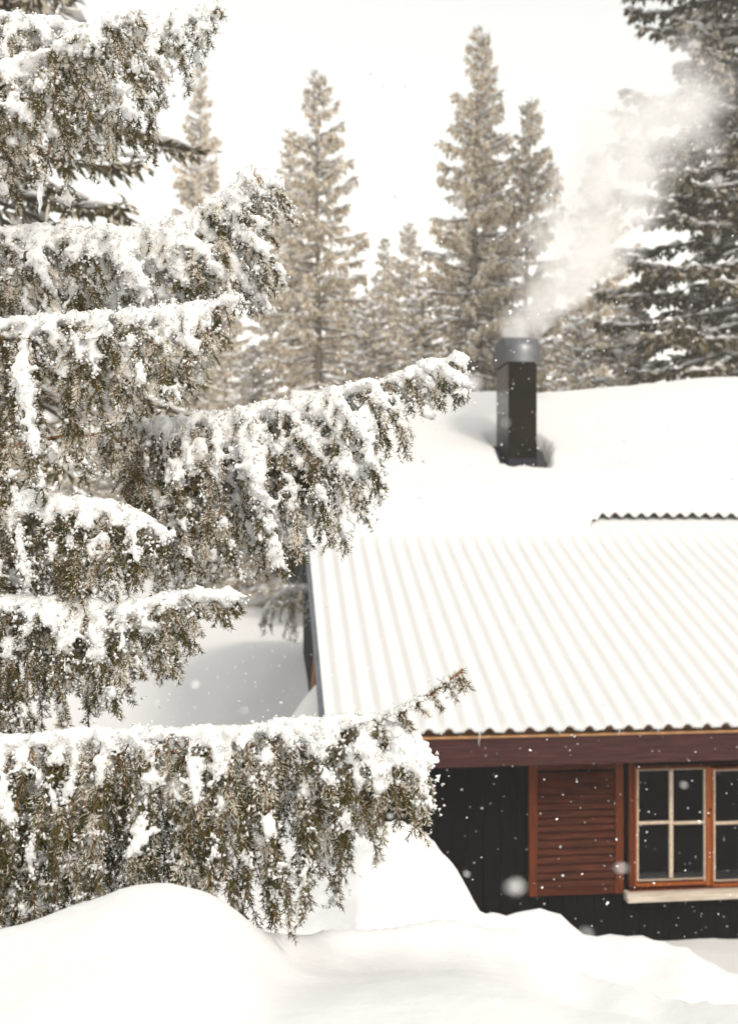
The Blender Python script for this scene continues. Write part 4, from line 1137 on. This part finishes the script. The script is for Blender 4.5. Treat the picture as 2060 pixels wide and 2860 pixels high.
# ------------------------------------------------------------------ chimney smoke
def smoke():
    top = np.array([X0 + 0.55 * (X1 - X0), yc, z_cap1])
    wtop = HO + np.array([top[0] * c_ - top[1] * s_, top[0] * s_ + top[1] * c_, top[2]])
    d = wtop[1]
    path = [(1440, 962, 0.22), (1462, 915, 0.36), (1520, 850, 0.58), (1590, 760, 0.80), (1645, 660, 1.0), (1700, 560, 1.2), (1755, 450, 1.35), (1800, 340, 1.4), (1840, 230, 1.25), (1880, 150, 0.9)]
    pts = np.array([P(a, b, d + 0.12 * k) for k, (a, b, r) in enumerate(path)])
    rr = np.array([p[2] for p in path])
    o0 = pts[0].copy()
    loc = pts - o0
    Hh = loc[-1, 2]
    k = 40
    zz = np.linspace(loc[0, 2] - 0.12, Hh + 0.4, k)
    cx = np.interp(zz, loc[:, 2], loc[:, 0]); cyv = np.interp(zz, loc[:, 2], loc[:, 1]); rz = np.interp(zz, loc[:, 2], rr) * 1.12
    n = 20
    a = np.arange(n) * 2 * np.pi / n
    v = np.stack([cx[:, None] + rz[:, None] * np.cos(a), cyv[:, None] + rz[:, None] * np.sin(a), np.repeat(zz[:, None], n, 1)], -1).reshape(-1, 3)
    mb = MB()
    fs = [(i * n + j, i * n + (j + 1) % n, (i + 1) * n + (j + 1) % n, (i + 1) * n + j) for i in range(k - 1) for j in range(n)]
    fs += [tuple(reversed(range(n))), tuple((k - 1) * n + j for j in range(n))]
    mb.add(v, fs)
    m = bpy.data.materials.new('smoke'); m.use_nodes = True
    t = m.node_tree
    for nd in list(t.nodes): t.nodes.remove(nd)
    N = t.nodes.new; Lk = t.links.new
    out = N('ShaderNodeOutputMaterial'); pv = N('ShaderNodeVolumePrincipled')
    pv.inputs['Color'].default_value = (0.95, 0.94, 0.93, 1); pv.inputs['Anisotropy'].default_value = 0.1
    tc = N('ShaderNodeTexCoord'); sep = N('ShaderNodeSeparateXYZ'); Lk(tc.outputs['Object'], sep.inputs[0])
    def math_(op, a, b=None):
        nd = N('ShaderNodeMath'); nd.operation = op
        for i, q in enumerate((a, b)):
            if q is None: continue
            if isinstance(q, (int, float)): nd.inputs[i].default_value = q
            else: Lk(q, nd.inputs[i])
        return nd.outputs[0]
    un = math_('DIVIDE', sep.outputs['Z'], float(Hh)); 
    def curve(vals, lo, hi):
        fc = N('ShaderNodeFloatCurve')
        c = fc.mapping.curves[0]
        xs = np.clip(loc[:, 2] / Hh, 0, 1); ys = (np.asarray(vals) - lo) / (hi - lo)
        c.points[0].location = (xs[0], ys[0]); c.points[1].location = (xs[-1], ys[-1])
        for x_, y_ in list(zip(xs, ys))[1:-1]:
            c.points.new(float(x_), float(y_))
        fc.mapping.update()
        Lk(un, fc.inputs['Value'])
        return math_('ADD', math_('MULTIPLY', fc.outputs[0], hi - lo), lo)
    ccx = curve(loc[:, 0], -0.5, 4.0); ccy = curve(loc[:, 1], -0.5, 2.0); crr = curve(rr, 0.0, 1.6)
    # billowing: the axis distance is stirred by noise
    nz = N('ShaderNodeTexNoise'); nz.inputs['Scale'].default_value = 1.35; nz.inputs['Detail'].default_value = 4; nz.inputs['Roughness'].default_value = 0.6; nz.inputs['Distortion'].default_value = 0.6
    Lk(tc.outputs['Object'], nz.inputs['Vector'])
    ex = math_('SUBTRACT', sep.outputs['X'], ccx); ey = math_('SUBTRACT', sep.outputs['Y'], ccy)
    dist = math_('SQRT', math_('ADD', math_('MULTIPLY', ex, ex), math_('MULTIPLY', ey, ey)))
    rel = math_('DIVIDE', dist, crr)
    stir = math_('MULTIPLY', math_('SUBTRACT', nz.outputs['Fac'], 0.5), 3.1)
    f0 = math_('SUBTRACT', math_('SUBTRACT', 0.95, rel), stir)
    mr = N('ShaderNodeMapRange'); mr.interpolation_type = 'SMOOTHSTEP'
    mr.inputs['From Min'].default_value = 0.0; mr.inputs['From Max'].default_value = 0.75
    Lk(f0, mr.inputs['Value'])
    n2 = N('ShaderNodeTexNoise'); n2.inputs['Scale'].default_value = 3.2; n2.inputs['Detail'].default_value = 3
    Lk(tc.outputs['Object'], n2.inputs['Vector'])
    fin = math_('MULTIPLY', mr.outputs[0], math_('ADD', math_('MULTIPLY', n2.outputs['Fac'], 1.2), 0.2))
    # thins out with height
    ft = N('ShaderNodeMapRange'); ft.inputs['From Min'].default_value = 0.78; ft.inputs['From Max'].default_value = 1.02
    ft.inputs['To Min'].default_value = 1.0; ft.inputs['To Max'].default_value = 0.0
    Lk(un, ft.inputs['Value'])
    den = math_('DIVIDE', math_('MULTIPLY', math_('MULTIPLY', fin, ft.outputs[0]), 2.0), crr)
    Lk(den, pv.inputs['Density']); Lk(pv.outputs['Volume'], out.inputs['Volume'])
    o = mb.build('chimney_smoke', m, None, True, tuple(o0))
    tag(o, 'pale grey smoke drifting up and right from the chimney', 'smoke', kind='stuff')
smoke()

# ------------------------------------------------------------------ falling snow
def falling_snow():
    rng = np.random.default_rng(77)
    n = 4800
    y = 9.0 * rng.random(n) ** (1 / 2.6) + 1.3
    x = y * rng.uniform(-0.42, 0.42, n); z = CZ - y * rng.uniform(-0.45, 0.5, n)
    nn = 130
    y = np.concatenate([y, rng.uniform(0.5, 1.2, nn)]); u_ = rng.uniform(-0.40, 0.40, nn)
    x = np.concatenate([x, y[-nn:] * u_]); z = np.concatenate([z, CZ - y[-nn:] * rng.uniform(-0.5, 0.5, nn)])
    # only where air is: in front of the cabin's wall and above the ground
    g = terrain(x, y) + CZ
    yl = -(x - HO[0]) * s_ + (y - HO[1]) * c_; xl_ = (x - HO[0]) * c_ + (y - HO[1]) * s_
    inside = (xl_ > -0.1) & (yl > -0.1) & (z < EZ + SL * np.maximum(yl, 0) + 0.3)
    ok = (z > g + 0.08) & ~inside
    x, y, z = x[ok], y[ok], z[ok]; n = len(x)
    r = rng.uniform(0.0018, 0.0048, n) * rng.choice([1, 1.6], n, p=[0.85, 0.15]) * np.where(y < 1.21, 0.5, 1.0)
    iv = np.array([[1,0,0],[-1,0,0],[0,1,0],[0,-1,0],[0,0,1],[0,0,-1]], float)
    f = np.array([[0,2,4],[2,1,4],[1,3,4],[3,0,4],[2,0,5],[1,2,5],[3,1,5],[0,3,5]])
    st = nrm(rng.normal(size=(n, 3)))[:, None, :]
    vv = iv[None] * r[:, None, None]
    vv = vv + (vv * st).sum(-1, keepdims=True) * st * rng.uniform(0, 0.9, (n, 1, 1))
    vv = vv * rng.uniform(0.7, 1.3, (n, 6, 1)) + np.stack([x, y, z], -1)[:, None]
    ff = (f[None] + (np.arange(n) * 6)[:, None, None]).reshape(-1, 3)
    o = link('falling_snow', make_mesh('falling_snow', vv.reshape(-1, 3), [ff], [M['snow']]))
    tag(o, 'small white snowflakes drifting in the air before the cabin', 'snowflakes', kind='stuff')
falling_snow()

# ------------------------------------------------------------------ haze
def haze(density):
    m = bpy.data.materials.new('haze'); m.use_nodes = True
    t = m.node_tree
    for nd in list(t.nodes): t.nodes.remove(nd)
    out = t.nodes.new('ShaderNodeOutputMaterial'); pv = t.nodes.new('ShaderNodeVolumePrincipled')
    pv.inputs['Color'].default_value = (0.99, 0.975, 0.95, 1); pv.inputs['Density'].default_value = density; pv.inputs['Anisotropy'].default_value = 0.2
    t.links.new(pv.outputs['Volume'], out.inputs['Volume'])
    o = MB().box(-1300, 1300, -400, 1400, -6.0, 34.0).build('haze', m)
    tag(o, 'thin pale winter haze filling the air', 'haze', kind='stuff')
haze(0.0022)
